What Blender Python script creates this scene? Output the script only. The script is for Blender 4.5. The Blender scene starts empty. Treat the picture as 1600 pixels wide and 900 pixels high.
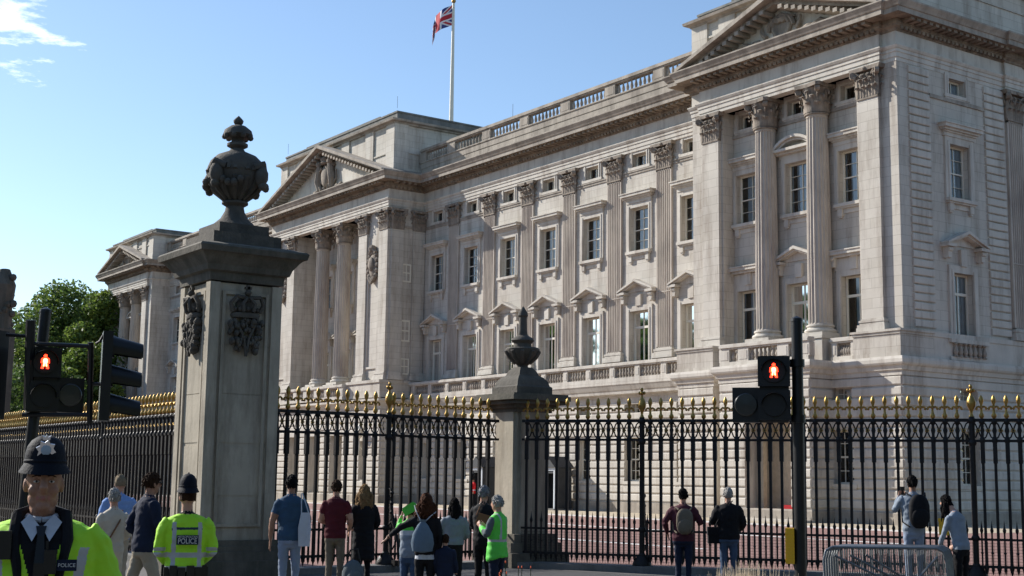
import bpy, bmesh, math, random
import numpy as np
from mathutils import Vector, Matrix
random.seed(7); np.random.seed(7)
S = bpy.context.scene
COL = S.collection
PI = math.pi
# ---------------------------------------------------------------- camera
CAMP = Vector((38.7435, -50.5144, 1.7563)); YAW, PITCH, ROLL, FPX = 0.958008, 0.140846, 0.013448, 2110.6
fw = Vector((-math.sin(YAW)*math.cos(PITCH), math.cos(YAW)*math.cos(PITCH), math.sin(PITCH)))
rt0 = Vector((math.cos(YAW), math.sin(YAW), 0)); up0 = rt0.cross(fw)
RT = rt0*math.cos(ROLL)+up0*math.sin(ROLL); UP = up0*math.cos(ROLL)-rt0*math.sin(ROLL)
cd = bpy.data.cameras.new('camera'); cam = bpy.data.objects.new('camera', cd); COL.objects.link(cam)
cam.matrix_world = Matrix(((RT.x, UP.x, -fw.x, CAMP.x), (RT.y, UP.y, -fw.y, CAMP.y), (RT.z, UP.z, -fw.z, CAMP.z), (0, 0, 0, 1)))
cd.sensor_width = 36; cd.lens = FPX/1600*36; cd.clip_start = .1; cd.clip_end = 4000
S.camera = cam
def at(px, py, depth):
    "world point seen at photo pixel (px, py) at this distance along the optical axis"
    return CAMP+(fw+RT*((px-800)/FPX)-UP*((py-450)/FPX))*depth
def ground_at(px, depth, z=0.):
    p = at(px, 700, depth); return Vector((p.x, p.y, z))
# ---------------------------------------------------------------- sky, sun, exposure
SUN = Vector((-2.35, -1.0, 1.5)).normalized()
W = bpy.data.worlds.new('World'); S.world = W; W.use_nodes = True
nt = W.node_tree; nt.nodes.clear()
wo = nt.nodes.new('ShaderNodeOutputWorld'); bg = nt.nodes.new('ShaderNodeBackground'); sky = nt.nodes.new('ShaderNodeTexSky')
sky.sky_type = 'NISHITA'; sky.sun_disc = False; sky.sun_elevation = math.asin(SUN.z); sky.sun_rotation = math.atan2(SUN.x, SUN.y)
sky.air_density = 1.0; sky.dust_density = .28; sky.ozone_density = 2.5
bg.inputs['Strength'].default_value = .114
# thin broken clouds in the sky
tc = nt.nodes.new('ShaderNodeTexCoord'); sep = nt.nodes.new('ShaderNodeSeparateXYZ'); dv = nt.nodes.new('ShaderNodeVectorMath'); dv.operation = 'DIVIDE'
cmb = nt.nodes.new('ShaderNodeCombineXYZ'); mx = nt.nodes.new('ShaderNodeMath'); mx.operation = 'MAXIMUM'; mx.inputs[1].default_value = .08
nt.links.new(tc.outputs['Generated'], sep.inputs[0]); nt.links.new(sep.outputs['Z'], mx.inputs[0])
for i in range(3): nt.links.new(mx.outputs[0], cmb.inputs[i])
nt.links.new(tc.outputs['Generated'], dv.inputs[0]); nt.links.new(cmb.outputs[0], dv.inputs[1])
mp = nt.nodes.new('ShaderNodeMapping'); mp.inputs['Location'].default_value = (1.42, .05, 0); mp.inputs['Scale'].default_value = (1.2, 1.2, 1)
nz = nt.nodes.new('ShaderNodeTexNoise'); nz.inputs['Scale'].default_value = 3.6; nz.inputs['Detail'].default_value = 9; nz.inputs['Roughness'].default_value = .62
rp = nt.nodes.new('ShaderNodeValToRGB'); rp.color_ramp.elements[0].position = .74; rp.color_ramp.elements[1].position = .96
mixc = nt.nodes.new('ShaderNodeMix'); mixc.data_type = 'RGBA'; mixc.inputs[7].default_value = (13, 13, 13, 1)
nt.links.new(dv.outputs[0], mp.inputs[0]); nt.links.new(mp.outputs[0], nz.inputs['Vector']); cdir_ = (fw+RT*((22-800)/FPX)-UP*((34-450)/FPX)).normalized(); sb = nt.nodes.new('ShaderNodeVectorMath'); sb.operation = 'SUBTRACT'; sb.inputs[1].default_value = cdir_
nrm = nt.nodes.new('ShaderNodeVectorMath'); nrm.operation = 'NORMALIZE'; nt.links.new(tc.outputs['Generated'], nrm.inputs[0]); nt.links.new(nrm.outputs[0], sb.inputs[0])
ln = nt.nodes.new('ShaderNodeVectorMath'); ln.operation = 'LENGTH'; nt.links.new(sb.outputs[0], ln.inputs[0])
mr = nt.nodes.new('ShaderNodeMapRange'); mr.inputs[1].default_value = .0; mr.inputs[2].default_value = .085; mr.inputs[3].default_value = .37; mr.inputs[4].default_value = 0; mr.interpolation_type = 'SMOOTHSTEP'; nt.links.new(ln.outputs['Value'], mr.inputs[0])
ad_ = nt.nodes.new('ShaderNodeMath'); ad_.operation = 'ADD'; nt.links.new(nz.outputs['Fac'], ad_.inputs[0]); nt.links.new(mr.outputs[0], ad_.inputs[1]); nt.links.new(ad_.outputs[0], rp.inputs[0])
nt.links.new(rp.outputs[0], mixc.inputs[0]); nt.links.new(sky.outputs[0], mixc.inputs[6]); nt.links.new(mixc.outputs[2], bg.inputs['Color'])
nt.links.new(bg.outputs[0], wo.inputs[0])
ld = bpy.data.lights.new('sun', 'SUN'); ld.energy = 4.6; ld.angle = math.radians(.53); ld.color = (1, .95, .875)
lo = bpy.data.objects.new('sun', ld); COL.objects.link(lo); lo.rotation_euler = SUN.to_track_quat('Z', 'Y').to_euler(); lo.location = (0, -60, 60)
vs = S.view_settings; vs.view_transform = 'Standard'; vs.look = 'None'; vs.exposure = .6; vs.gamma = 1
# ---------------------------------------------------------------- materials
M = {}
def mat(name, col, rough=.7, metal=0., noise=None, bump=None, spec=.5, ashlar=None, stain=None, emit=None, coat=0):
    """noise=(scale, amount) tints; bump=(scale, strength); ashlar=(width,height,depth) stone joints; stain=(scale,colour,lo,hi)"""
    m = bpy.data.materials.new(name); m.use_nodes = True; n = m.node_tree; L = n.links; b = n.nodes['Principled BSDF']
    b.inputs['Roughness'].default_value = rough; b.inputs['Metallic'].default_value = metal; b.inputs['Specular IOR Level'].default_value = spec
    c4 = (*col, 1); b.inputs['Base Color'].default_value = c4
    if coat: b.inputs['Coat Weight'].default_value = coat
    geo = n.nodes.new('ShaderNodeNewGeometry'); cur = None; hgt = None
    if noise:
        t = n.nodes.new('ShaderNodeTexNoise'); t.inputs['Scale'].default_value = noise[0]; t.inputs['Detail'].default_value = 6; t.inputs['Roughness'].default_value = .65
        L.new(geo.outputs['Position'], t.inputs['Vector'])
        r = n.nodes.new('ShaderNodeMapRange'); r.inputs[1].default_value = .3; r.inputs[2].default_value = .7; r.inputs[3].default_value = 1-noise[1]; r.inputs[4].default_value = 1+noise[1]
        L.new(t.outputs['Fac'], r.inputs[0])
        mu = n.nodes.new('ShaderNodeMix'); mu.data_type = 'RGBA'; mu.blend_type = 'MULTIPLY'; mu.inputs[0].default_value = 1; mu.inputs[6].default_value = c4
        L.new(r.outputs[0], mu.inputs[7]); cur = mu.outputs[2]
    if stain:
        t = n.nodes.new('ShaderNodeTexNoise'); t.inputs['Scale'].default_value = stain[0]; t.inputs['Detail'].default_value = 8; t.inputs['Roughness'].default_value = .7
        mpn = n.nodes.new('ShaderNodeMapping'); mpn.inputs['Scale'].default_value = (1.4, 1.4, .22); L.new(geo.outputs['Position'], mpn.inputs[0]); L.new(mpn.outputs[0], t.inputs['Vector'])
        r = n.nodes.new('ShaderNodeMapRange'); r.inputs[1].default_value = stain[2]; r.inputs[2].default_value = stain[3]; L.new(t.outputs['Fac'], r.inputs[0])
        mu = n.nodes.new('ShaderNodeMix'); mu.data_type = 'RGBA'; mu.inputs[7].default_value = (*stain[1], 1)
        L.new(r.outputs[0], mu.inputs[0])
        if cur: L.new(cur, mu.inputs[6])
        else: mu.inputs[6].default_value = c4
        cur = mu.outputs[2]
    if ashlar:
        sp = n.nodes.new('ShaderNodeSeparateXYZ'); L.new(geo.outputs['Position'], sp.inputs[0])
        ad = n.nodes.new('ShaderNodeMath'); ad.operation = 'ADD'; L.new(sp.outputs[0], ad.inputs[0]); L.new(sp.outputs[1], ad.inputs[1])
        cb = n.nodes.new('ShaderNodeCombineXYZ'); L.new(ad.outputs[0], cb.inputs[0]); L.new(sp.outputs[2], cb.inputs[1])
        br = n.nodes.new('ShaderNodeTexBrick'); br.inputs['Scale'].default_value = 1; br.inputs['Brick Width'].default_value = ashlar[0]; br.inputs['Row Height'].default_value = ashlar[1]
        br.inputs['Mortar Size'].default_value = .011; br.inputs['Mortar Smooth'].default_value = .3
        br.inputs['Color1'].default_value = (1, 1, 1, 1); br.inputs['Color2'].default_value = (.9, .89, .87, 1); br.inputs['Mortar'].default_value = (.62, .6, .57, 1)
        L.new(cb.outputs[0], br.inputs['Vector'])
        mu = n.nodes.new('ShaderNodeMix'); mu.data_type = 'RGBA'; mu.blend_type = 'MULTIPLY'; mu.inputs[0].default_value = ashlar[2]
        if cur: L.new(cur, mu.inputs[6])
        else: mu.inputs[6].default_value = c4
        L.new(br.outputs['Color'], mu.inputs[7]); cur = mu.outputs[2]
    if bump:
        t = n.nodes.new('ShaderNodeTexNoise'); t.inputs['Scale'].default_value = bump[0]; t.inputs['Detail'].default_value = 5; L.new(geo.outputs['Position'], t.inputs['Vector'])
        bp = n.nodes.new('ShaderNodeBump'); bp.inputs['Strength'].default_value = bump[1]; bp.inputs['Distance'].default_value = .02
        L.new(t.outputs['Fac'], bp.inputs['Height']); L.new(bp.outputs[0], b.inputs['Normal'])
    if cur: L.new(cur, b.inputs['Base Color'])
    if emit:
        b.inputs['Emission Color'].default_value = (*emit[0], 1); b.inputs['Emission Strength'].default_value = emit[1]
    M[name] = m; return m
mat('stone', (.55, .51, .445), .85, noise=(.35, .12), bump=(9, .25), ashlar=(1.25, .46, .9), stain=(.9, (.27, .22, .175), .48, .76))
mat('stone_smooth', (.555, .515, .45), .85, noise=(.5, .12), bump=(9, .2), stain=(1.1, (.27, .22, .175), .48, .76))
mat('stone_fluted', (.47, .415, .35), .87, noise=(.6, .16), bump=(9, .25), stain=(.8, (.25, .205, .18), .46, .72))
mat('stone_soot_shade', (.25, .2, .15), .92, noise=(2, .3), bump=(10, .5), stain=(1.5, (.1, .08, .06), .45, .7))  # sooty brown, with the shade under the cornice also put into the colour
mat('stone_worn', (.37, .325, .27), .9, noise=(1.2, .2), bump=(7, .5), stain=(.9, (.16, .135, .11), .44, .72))
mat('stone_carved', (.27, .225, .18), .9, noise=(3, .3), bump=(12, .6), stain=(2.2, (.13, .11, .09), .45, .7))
mat('stone_roof', (.19, .185, .175), .9, noise=(.8, .3), bump=(6, .4), stain=(.8, (.09, .1, .08), .45, .7))
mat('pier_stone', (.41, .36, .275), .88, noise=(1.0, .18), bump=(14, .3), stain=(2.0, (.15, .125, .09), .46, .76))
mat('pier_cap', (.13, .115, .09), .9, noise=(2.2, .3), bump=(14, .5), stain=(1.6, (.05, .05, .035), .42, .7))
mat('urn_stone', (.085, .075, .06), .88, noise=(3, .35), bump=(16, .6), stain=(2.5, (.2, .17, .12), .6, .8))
mat('iron', (.011, .009, .009), .5, noise=(5, .3), bump=(40, .15), spec=.3)
mat('gold', (.4, .26, .08), .45, 1., noise=(9, .3), bump=(30, .3), stain=(14, (.2, .12, .04), .5, .75))
mat('frame_white', (.72, .68, .57), .5)
mat('curtain', (.6, .64, .68), .9, noise=(2, .1))
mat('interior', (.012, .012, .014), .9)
mat('red_tarmac', (.27, .15, .125), .9, noise=(.25, .14), bump=(60, .4), stain=(.12, (.2, .12, .1), .5, .8))
mat('gravel', (.44, .37, .27), .95, noise=(4, .15), bump=(40, .5))
mat('white_line', (.72, .7, .66), .8, noise=(2, .12))
mat('paving', (.11, .105, .1), .85, noise=(.6, .2), bump=(20, .3))
mat('kerb_stone', (.17, .165, .155), .8, noise=(2, .2), bump=(18, .4), stain=(1.5, (.07, .07, .06), .5, .8))
mat('black_paint', (.008, .0085, .009), .42, spec=.4, bump=(20, .05))
mat('signal_grey', (.03, .035, .038), .5)
mat('yellow_plastic', (.75, .42, .01), .45)
mat('red_lens', (1, .03, .01), .4, emit=((1, .03, .01), 5))
mat('red_core', (1, .3, .1), .4, emit=((1, .32, .12), 7))
mat('dark_lens', (.03, .032, .03), .25)
mat('galv', (.2, .21, .215), .45, .6, noise=(6, .25))
mat('lead', (.03, .034, .04), .6, noise=(2, .3))
mat('bark', (.06, .045, .032), .95, noise=(5, .3), bump=(14, .7))
mat('leaf', (.11, .18, .035), .6, noise=(.5, .45)); mat('leaf_light', (.15, .21, .04), .6, noise=(.7, .35)); mat('leaf_dark', (.06, .105, .03), .65, noise=(.6, .4))
mat('plume', (.6, .5, .36), .9, noise=(20, .25)); mat('flower', (.75, .1, .02), .7)
for nm in ('leaf', 'leaf_light', 'leaf_dark'):
    n = M[nm].node_tree; b = n.nodes['Principled BSDF']; tl = n.nodes.new('ShaderNodeBsdfTranslucent'); ms = n.nodes.new('ShaderNodeMixShader'); ms.inputs[0].default_value = .45
    n.links.new(b.inputs['Base Color'].links[0].from_socket, tl.inputs['Color']); n.links.new(b.outputs[0], ms.inputs[1]); n.links.new(tl.outputs[0], ms.inputs[2]); n.links.new(ms.outputs[0], n.nodes['Material Output'].inputs[0])
g = bpy.data.materials.new('glass'); g.use_nodes = True; n = g.node_tree; n.nodes.clear()
o = n.nodes.new('ShaderNodeOutputMaterial'); mi_ = n.nodes.new('ShaderNodeMixShader'); tr = n.nodes.new('ShaderNodeBsdfTransparent'); gl = n.nodes.new('ShaderNodeBsdfGlossy'); fr = n.nodes.new('ShaderNodeFresnel')
fr.inputs[0].default_value = 2.05; gl.inputs['Roughness'].default_value = .03; tr.inputs[0].default_value = (.9, .93, .95, 1)
tn = n.nodes.new('ShaderNodeTexNoise'); tn.inputs['Scale'].default_value = 1.4; bn = n.nodes.new('ShaderNodeBump'); bn.inputs['Strength'].default_value = .04
n.links.new(tn.outputs['Fac'], bn.inputs['Height']); n.links.new(bn.outputs[0], gl.inputs['Normal'])
n.links.new(fr.outputs[0], mi_.inputs[0]); n.links.new(tr.outputs[0], mi_.inputs[1]); n.links.new(gl.outputs[0], mi_.inputs[2]); n.links.new(mi_.outputs[0], o.inputs[0]); M['glass'] = g
# ---------------------------------------------------------------- mesh helpers
class MB:
    def __init__(s): s.v = []; s.f = []; s.m = []; s.sm = []
    def add(s, vs_, fs, mi=0, smooth=False):
        k = len(s.v); s.v += [tuple(p) for p in vs_]; s.f += [tuple(i+k for i in f) for f in fs]; s.m += [mi]*len(fs); s.sm += [smooth]*len(fs)
    def box(s, x0, x1, y0, y1, z0, z1, mi=0):
        s.add([(x0, y0, z0), (x1, y0, z0), (x1, y1, z0), (x0, y1, z0), (x0, y0, z1), (x1, y0, z1), (x1, y1, z1), (x0, y1, z1)],
              [(0, 3, 2, 1), (4, 5, 6, 7), (0, 1, 5, 4), (1, 2, 6, 5), (2, 3, 7, 6), (3, 0, 4, 7)], mi)
    def prism(s, poly, y0, y1, mi=0):
        "polygon in x,z extruded along y"
        n_ = len(poly); s.add([(x, y0, z) for x, z in poly]+[(x, y1, z) for x, z in poly],
              [tuple(range(n_)), tuple(range(2*n_-1, n_-1, -1))]+[(i, i+n_, (i+1) % n_+n_, (i+1) % n_) for i in range(n_)], mi)
    def slab(s, poly, z0, z1, mi=0):
        n_ = len(poly); s.add([(x, y, z0) for x, y in poly]+[(x, y, z1) for x, y in poly],
              [tuple(range(n_-1, -1, -1)), tuple(range(n_, 2*n_))]+[(i, (i+1) % n_, (i+1) % n_+n_, i+n_) for i in range(n_)], mi)
    def lathe(s, prof, n_=16, mi=0, c=(0, 0, 0), smooth=True, sq=False, ph=0.):
        vs_ = []; fs = []
        for r, z in prof:
            for i in range(n_):
                a = ph+2*PI*i/n_; vs_.append((c[0]+r*math.cos(a), c[1]+r*math.sin(a), c[2]+z))
        for j in range(len(prof)-1):
            for i in range(n_): fs.append((j*n_+i, j*n_+(i+1) % n_, (j+1)*n_+(i+1) % n_, (j+1)*n_+i))
        fs.append(tuple(range(n_-1, -1, -1))); fs.append(tuple(range((len(prof)-1)*n_, len(prof)*n_)))
        s.add(vs_, fs, mi, smooth)
    def tube(s, pts, rad, n_=8, mi=0, smooth=True, ry=None):
        pts = [Vector(p) for p in pts]; rad = rad if hasattr(rad, '__len__') else [rad]*len(pts); vs_ = []; fs = []
        u = None
        for j, p in enumerate(pts):
            t = (pts[min(j+1, len(pts)-1)]-pts[max(j-1, 0)]).normalized()
            if u is None:
                u = t.orthogonal().normalized() if abs(t.z) < .99 else Vector((1, 0, 0))
            u = (u-t*u.dot(t)).normalized(); w = t.cross(u)
            for i in range(n_):
                a = 2*PI*i/n_; vs_.append(p+u*(rad[j]*math.cos(a))+w*((ry[j] if ry else rad[j])*math.sin(a)))
        for j in range(len(pts)-1):
            for i in range(n_): fs.append((j*n_+i, j*n_+(i+1) % n_, (j+1)*n_+(i+1) % n_, (j+1)*n_+i))
        fs.append(tuple(range(n_-1, -1, -1))); fs.append(tuple(range((len(pts)-1)*n_, len(pts)*n_)))
        s.add(vs_, fs, mi, smooth)
    def ball(s, c, r, n_=10, mi=0, sc=(1, 1, 1)):
        k = max(4, n_//2); vs_ = []; fs = []
        for j in range(k+1):
            a = PI*j/k
            for i in range(n_):
                b_ = 2*PI*i/n_; vs_.append((c[0]+r*sc[0]*math.sin(a)*math.cos(b_), c[1]+r*sc[1]*math.sin(a)*math.sin(b_), c[2]-r*sc[2]*math.cos(a)))
        for j in range(k):
            for i in range(n_): fs.append((j*n_+i, j*n_+(i+1) % n_, (j+1)*n_+(i+1) % n_, (j+1)*n_+i))
        s.add(vs_, fs, mi, True)
    def sweep(s, path, prof, mi=0):
        "plan polyline, outward on its left; profile of (outward offset, z); mitred corners"
        P2 = [Vector(p) for p in path]; N = []
        for a, b_ in zip(P2, P2[1:]):
            d = (b_-a).normalized(); N.append(Vector((-d.y, d.x)))
        vs_ = []; k = len(prof)
        for i, p in enumerate(P2):
            if i == 0: o_ = N[0]
            elif i == len(P2)-1: o_ = N[-1]
            else:
                q = N[i-1]+N[i]; o_ = q/(1+N[i-1].dot(N[i]))
            for off, z in prof: vs_.append((p.x+o_.x*off, p.y+o_.y*off, z))
        fs = [(i*k+j, i*k+j+1, (i+1)*k+j+1, (i+1)*k+j) for i in range(len(P2)-1) for j in range(k-1)]
        fs += [tuple(range(k)), tuple(range((len(P2)-1)*k+k-1, (len(P2)-1)*k-1, -1))]
        s.add(vs_, fs, mi)
    def mesh(s, name, mats, sharp=.6):
        me = bpy.data.meshes.new(name); me.from_pydata(s.v, [], s.f); me.update()
        for q in (mats if isinstance(mats, (list, tuple)) else [mats]): me.materials.append(M[q])
        me.polygons.foreach_set('material_index', s.m); me.polygons.foreach_set('use_smooth', s.sm)
        bm = bmesh.new(); bm.from_mesh(me); bmesh.ops.recalc_face_normals(bm, faces=bm.faces); bm.to_mesh(me); bm.free()
        if any(s.sm): me.set_sharp_from_angle(angle=sharp)
        return me
    def obj(s, name, mats, parent=None, loc=(0, 0, 0), rz=0., sharp=.6):
        return put(name, s.mesh(name, mats, sharp), parent, loc, rz)
def put(name, me, parent=None, loc=(0, 0, 0), rz=0., sc=None):
    o_ = bpy.data.objects.new(name, me); COL.objects.link(o_); o_.location = loc; o_.rotation_euler = (0, 0, rz)
    if sc: o_.scale = sc
    if parent: o_.parent = parent
    return o_
def tag(o_, label=None, cat=None, group=None, kind=None):
    if label: o_['label'] = label
    if cat: o_['category'] = cat
    if group: o_['group'] = group
    if kind: o_['kind'] = kind
    return o_
def thing(name, label, cat, loc=(0, 0, 0), rz=0., group=None):
    o_ = bpy.data.objects.new(name, None); COL.objects.link(o_); o_.location = loc; o_.rotation_euler = (0, 0, rz); o_.empty_display_size = .3
    return tag(o_, label, cat, group)
def copy_tree(o_, parent=None):
    c = o_.copy(); COL.objects.link(c)
    if parent: c.parent = parent
    for ch in o_.children: copy_tree(ch, c)
    return c
# ---------------------------------------------------------------- ground
mb = MB(); mb.slab([(-900, -700), (900, -700), (900, 900), (-900, 900)], -.5, -.06); tag(mb.obj('ground', 'paving'), kind='structure')
FX0, FX1, FY0 = -30., 40., -40.2
mb = MB(); mb.slab([(-140, FY0+.3), (14.8, FY0+.3), (14.9, -33.6), (45, -12.0), (45, 60), (-140, 60)], -.1, 0.); tag(mb.obj('forecourt', 'red_tarmac'), kind='structure')
mb = MB(); mb.slab([(-112, -8.5), (7, -8.5), (7, 40), (-112, 40)], .0, .004); tag(mb.obj('gravel_strip', 'gravel'), kind='structure')
mb = MB(); mb.slab([(-112, -8.75), (7.2, -8.75), (7.2, -8.5), (-112, -8.5)], .0, .05); tag(mb.obj('kerb', 'white_line'), kind='structure')
for yy, w_ in ((-17.4, .35), (-25.5, .3)):
    mb = MB(); mb.slab([(-60, yy), (12, yy), (12, yy+w_), (-60, yy+w_)], .0, .006); tag(mb.obj('road_marking', 'white_line'), kind='structure')
# ---------------------------------------------------------------- palace
PAL = thing('palace', 'long pale stone palace with columns, pediments and balustrades behind the railings', 'palace', (-53.9, 0, 0))
OX = Vector((53.9, 0, 0))
def pl(o_, parent=None):
    "parent under the palace keeping world coordinates"
    if parent is None:
        o_.parent = PAL; o_.location = Vector(o_.location)+OX
    return o_
HP = PI/2
def wallm(name, u0, u1, z0, z1, holes, loc, rz, depth=.34, m_='stone'):
    us = sorted({u0, u1, *[h for H in holes for h in H[:2]]}); zs = sorted({z0, z1, *[h for H in holes for h in H[2:]]}); b_ = MB()
    for a, c in zip(us, us[1:]):
        for d, e in zip(zs, zs[1:]):
            um, zm = (a+c)/2, (d+e)/2
            if not any(H[0] < um < H[1] and H[2] < zm < H[3] for H in holes): b_.add([(a, 0, d), (c, 0, d), (c, 0, e), (a, 0, e)], [(0, 1, 2, 3)])
    for a, c, d, e in holes:
        b_.add([(a, 0, d), (c, 0, d), (c, 0, e), (a, 0, e), (a, depth, d), (c, depth, d), (c, depth, e), (a, depth, e)], [(0, 4, 5, 1), (1, 5, 6, 2), (2, 6, 7, 3), (3, 7, 4, 0)])
    return pl(b_.obj(name, m_, None, loc, rz))
# --- window kinds, each a set of meshes sharing one local frame (u across, d inward, z up)
def pleats(u0, u1, z0, z1, d):
    b_ = MB(); n_ = max(6, int((u1-u0)/.035)); V_ = []
    for i in range(n_+1):
        u = u0+(u1-u0)*i/n_; y = d+.02*math.sin(i*1.7)+.01*math.sin(i*.6)
        V_ += [(u, y, z0), (u, y, z1)]
    b_.add(V_, [(2*i, 2*i+2, 2*i+3, 2*i+1) for i in range(n_)], 0, True); return b_
def wkind(nm, w, z0, z1, mull, bars, d=.29, bw=.28, proud=.09, sill=None, hood=None, hw=1.5, hz=0, sur=True, bars_t=.05, cur=(-.2, .5)):
    k = {}
    b_ = MB()
    if sur:
        for x0, x1, a, c in ((-w/2-bw, -w/2, z0, z1+bw), (w/2, w/2+bw, z0, z1+bw), (-w/2, w/2, z1, z1+bw)):
            b_.box(x0, x1, -proud, .02, a, c); 
        for x0, x1, a, c in ((-w/2-bw*.45, -w/2-.02, z0, z1+bw*.42), (w/2+.02, w/2+bw*.45, z0, z1+bw*.42)): b_.box(x0, x1, -proud-.035, -proud+.01, a, c)
    else: b_.box(-w/2, w/2, d+.3, d+.34, z0, z0+.05)
    k['window'] = b_.mesh(nm, 'stone_smooth')
    b_ = MB(); t = .09
    b_.box(-w/2, -w/2+t, d-.03, d+.06, z0, z1); b_.box(w/2-t, w/2, d-.03, d+.06, z0, z1); b_.box(-w/2+t, w/2-t, d-.03, d+.06, z1-t, z1); b_.box(-w/2+t, w/2-t, d-.03, d+.06, z0, z0+t)
    for u in mull: b_.box(u-bars_t/2, u+bars_t/2, d-.01, d+.05, z0+t, z1-t)
    for z, th in bars: b_.box(-w/2+t, w/2-t, d-.02, d+.055, z-th/2, z+th/2)
    k['frame'] = b_.mesh('frame', 'frame_white')
    us = [-w/2+t]+list(mull)+[w/2-t]; zs = [z0+t]+[q[0] for q in bars]+[z1-t]
    k['panes'] = []
    b_ = MB(); b_.add([(-w/2+t, d+.03, z0+t), (w/2-t, d+.03, z0+t), (w/2-t, d+.03, z1-t), (-w/2+t, d+.03, z1-t)], [(0, 1, 2, 3)]); k['pane'] = b_.mesh('pane', 'glass')
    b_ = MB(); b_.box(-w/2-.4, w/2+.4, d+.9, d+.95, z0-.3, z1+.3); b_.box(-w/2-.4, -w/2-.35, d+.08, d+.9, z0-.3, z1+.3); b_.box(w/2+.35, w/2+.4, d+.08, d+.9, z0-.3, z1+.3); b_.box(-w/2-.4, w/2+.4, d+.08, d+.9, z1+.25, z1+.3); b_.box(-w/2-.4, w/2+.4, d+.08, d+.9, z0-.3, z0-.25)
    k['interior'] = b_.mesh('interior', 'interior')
    if cur: k['curtain'] = pleats(cur[0]*w+t*.5, w/2-t*.3, z0, z1, d+.09).mesh('curtain', 'curtain'); k['curtain2'] = pleats(-w/2+t*.3, -w*.4, z0, z1, d+.1).mesh('curtain', 'curtain')
    if sill:
        b_ = MB(); sw, a, c, pr_ = sill
        b_.box(-sw, sw, -pr_, .02, c-.16, c); b_.box(-sw+.06, sw-.06, -pr_*.7, .02, c-.24, c-.16)
        if a < c-.3:
            for sx in (-1, 1): b_.box(sx*(sw-.3)-.14, sx*(sw-.3)+.14, -pr_*.55, .02, a, c-.24); b_.box(sx*(sw-.3)-.1, sx*(sw-.3)+.1, -pr_*.4, .02, a-.08, a)
            b_.box(-sw+.42, sw-.42, -.05, .02, a+.12, c-.24)
        k['sill'] = b_.mesh('sill', 'stone_smooth')
    b_ = MB()
    if hood == 'flat':
        b_.box(-hw+.25, hw-.25, -.13, .02, z1+bw, hz-.28)
        for i, (e, p_, a, c) in enumerate(((.2, .2, -.28, -.2), (.1, .3, -.2, -.1), (0, .42, -.1, .06), (-.05, .47, .06, .12))): b_.box(-hw+e, hw-e, -p_, .02, hz+a, hz+c)
    elif hood == 'flatc':
        b_.box(-hw+.3, hw-.3, -.1, .02, z1+bw, hz-.22)
        for e, p_, a, c in ((.12, .32, -.2, -.08), (0, .45, -.08, .08), (-.05, .5, .08, .14)): b_.box(-hw+e, hw-e, -p_, .02, hz+a, hz+c)
    elif hood == 'ped':
        h = .72
        for sx in (-1, 1):
            for (o_, th, p_) in ((0, .13, .5), (.13, .1, .38)):
                P_ = [(sx*(hw-o_*1.2), hz-o_*.2), (sx*(hw-o_*1.2), hz+th*.7-o_*.2), (0, hz+h-o_), (0, hz+h-th-o_-.02)]
                b_.prism(P_ if sx > 0 else P_[::-1], -p_, .02)
            b_.box(min(sx*hw, sx*(hw-.62)), max(sx*hw, sx*(hw-.62)), -.46, .02, hz-.12, hz+.02)
        b_.prism([(-hw+.3, hz+.02), (hw-.3, hz+.02), (0, hz+h-.25)], -.07, .02)
    elif hood == 'seg':
        R = (hw**2+.62**2)/(2*.62); a0 = math.asin(hw/R); A = [-a0+2*a0*i/14 for i in range(15)]
        for th, o_, p_ in ((.14, 0, .5), (.12, .14, .36)):
            pts = [((R-o_)*math.sin(a), hz+.62-R+(R-o_)*math.cos(a)) for a in A]; pin = [((R-o_-th)*math.sin(a), hz+.62-R+(R-o_-th)*math.cos(a)) for a in A]
            for i in range(14): b_.prism([pts[i], pts[i+1], pin[i+1], pin[i]], -p_, .02)
        b_.box(-hw, hw, -.5, .02, hz-.12, hz+.02); b_.box(-hw+.1, hw-.1, -.3, .02, hz-.24, hz-.12); b_.box(-hw+.2, hw-.2, -.1, .02, z1+bw, hz-.24)
    if hood in ('ped', 'flatc'):
        for sx in (-1, 1):
            c_ = sx*(hw-.32)
            b_.prism([(c_-.15, hz-.12), (c_+.15, hz-.12), (c_+.11, hz-.62), (c_-.11, hz-.62)], -.3, .02); b_.tube([(c_-.15, -.28, hz-.24), (c_+.15, -.28, hz-.24)], .11, 8); b_.tube([(c_-.12, -.16, hz-.58), (c_+.12, -.16, hz-.58)], .08, 8)
        b_.box(-.22, .22, -.16, .02, z1+bw-.02, hz-.14)
    if hood: k['hood'] = b_.mesh('hood', 'stone_smooth')
    return k
nwin = [0]
def window(k, loc, rz=0, c2=None):
    w_ = pl(put('window', k['window'], None, loc, rz))
    for nm in ('frame', 'pane', 'interior', 'curtain', 'sill', 'hood'):
        if nm in k and k[nm]: put(nm, k[nm], w_)
    nwin[0] += 1
    if 'curtain2' in k and (nwin[0]*7 % 5 < 3): put('curtain', k['curtain2'], w_)
    return w_
K1 = wkind('window', 1.67, 7.4, 11.5, (0,), ((10.57, .13),), hood='ped', hw=1.55, hz=12.6, bw=.3)
K1f = wkind('window', 1.6, 7.4, 11.5, (0,), ((10.57, .13),), hood='flatc', hw=1.5, hz=12.6, bw=.3)
K2 = wkind('window', 1.67, 15.0, 17.6, (0,), ((15.65, .022), (16.3, .06), (16.95, .022)), hood='flat', hw=1.35, hz=18.35, cur=(-.28, .5), sill=(1.05, 14.4, 15.0, .26), bw=.27, bars_t=.035)
K2s = wkind('window', 1.67, 15.0, 17.6, (0,), ((15.65, .022), (16.3, .06), (16.95, .022)), hood='seg', hw=1.4, hz=18.3, cur=(-.28, .5), sill=(1.05, 14.4, 15.0, .26), bw=.27, bars_t=.035)
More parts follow.
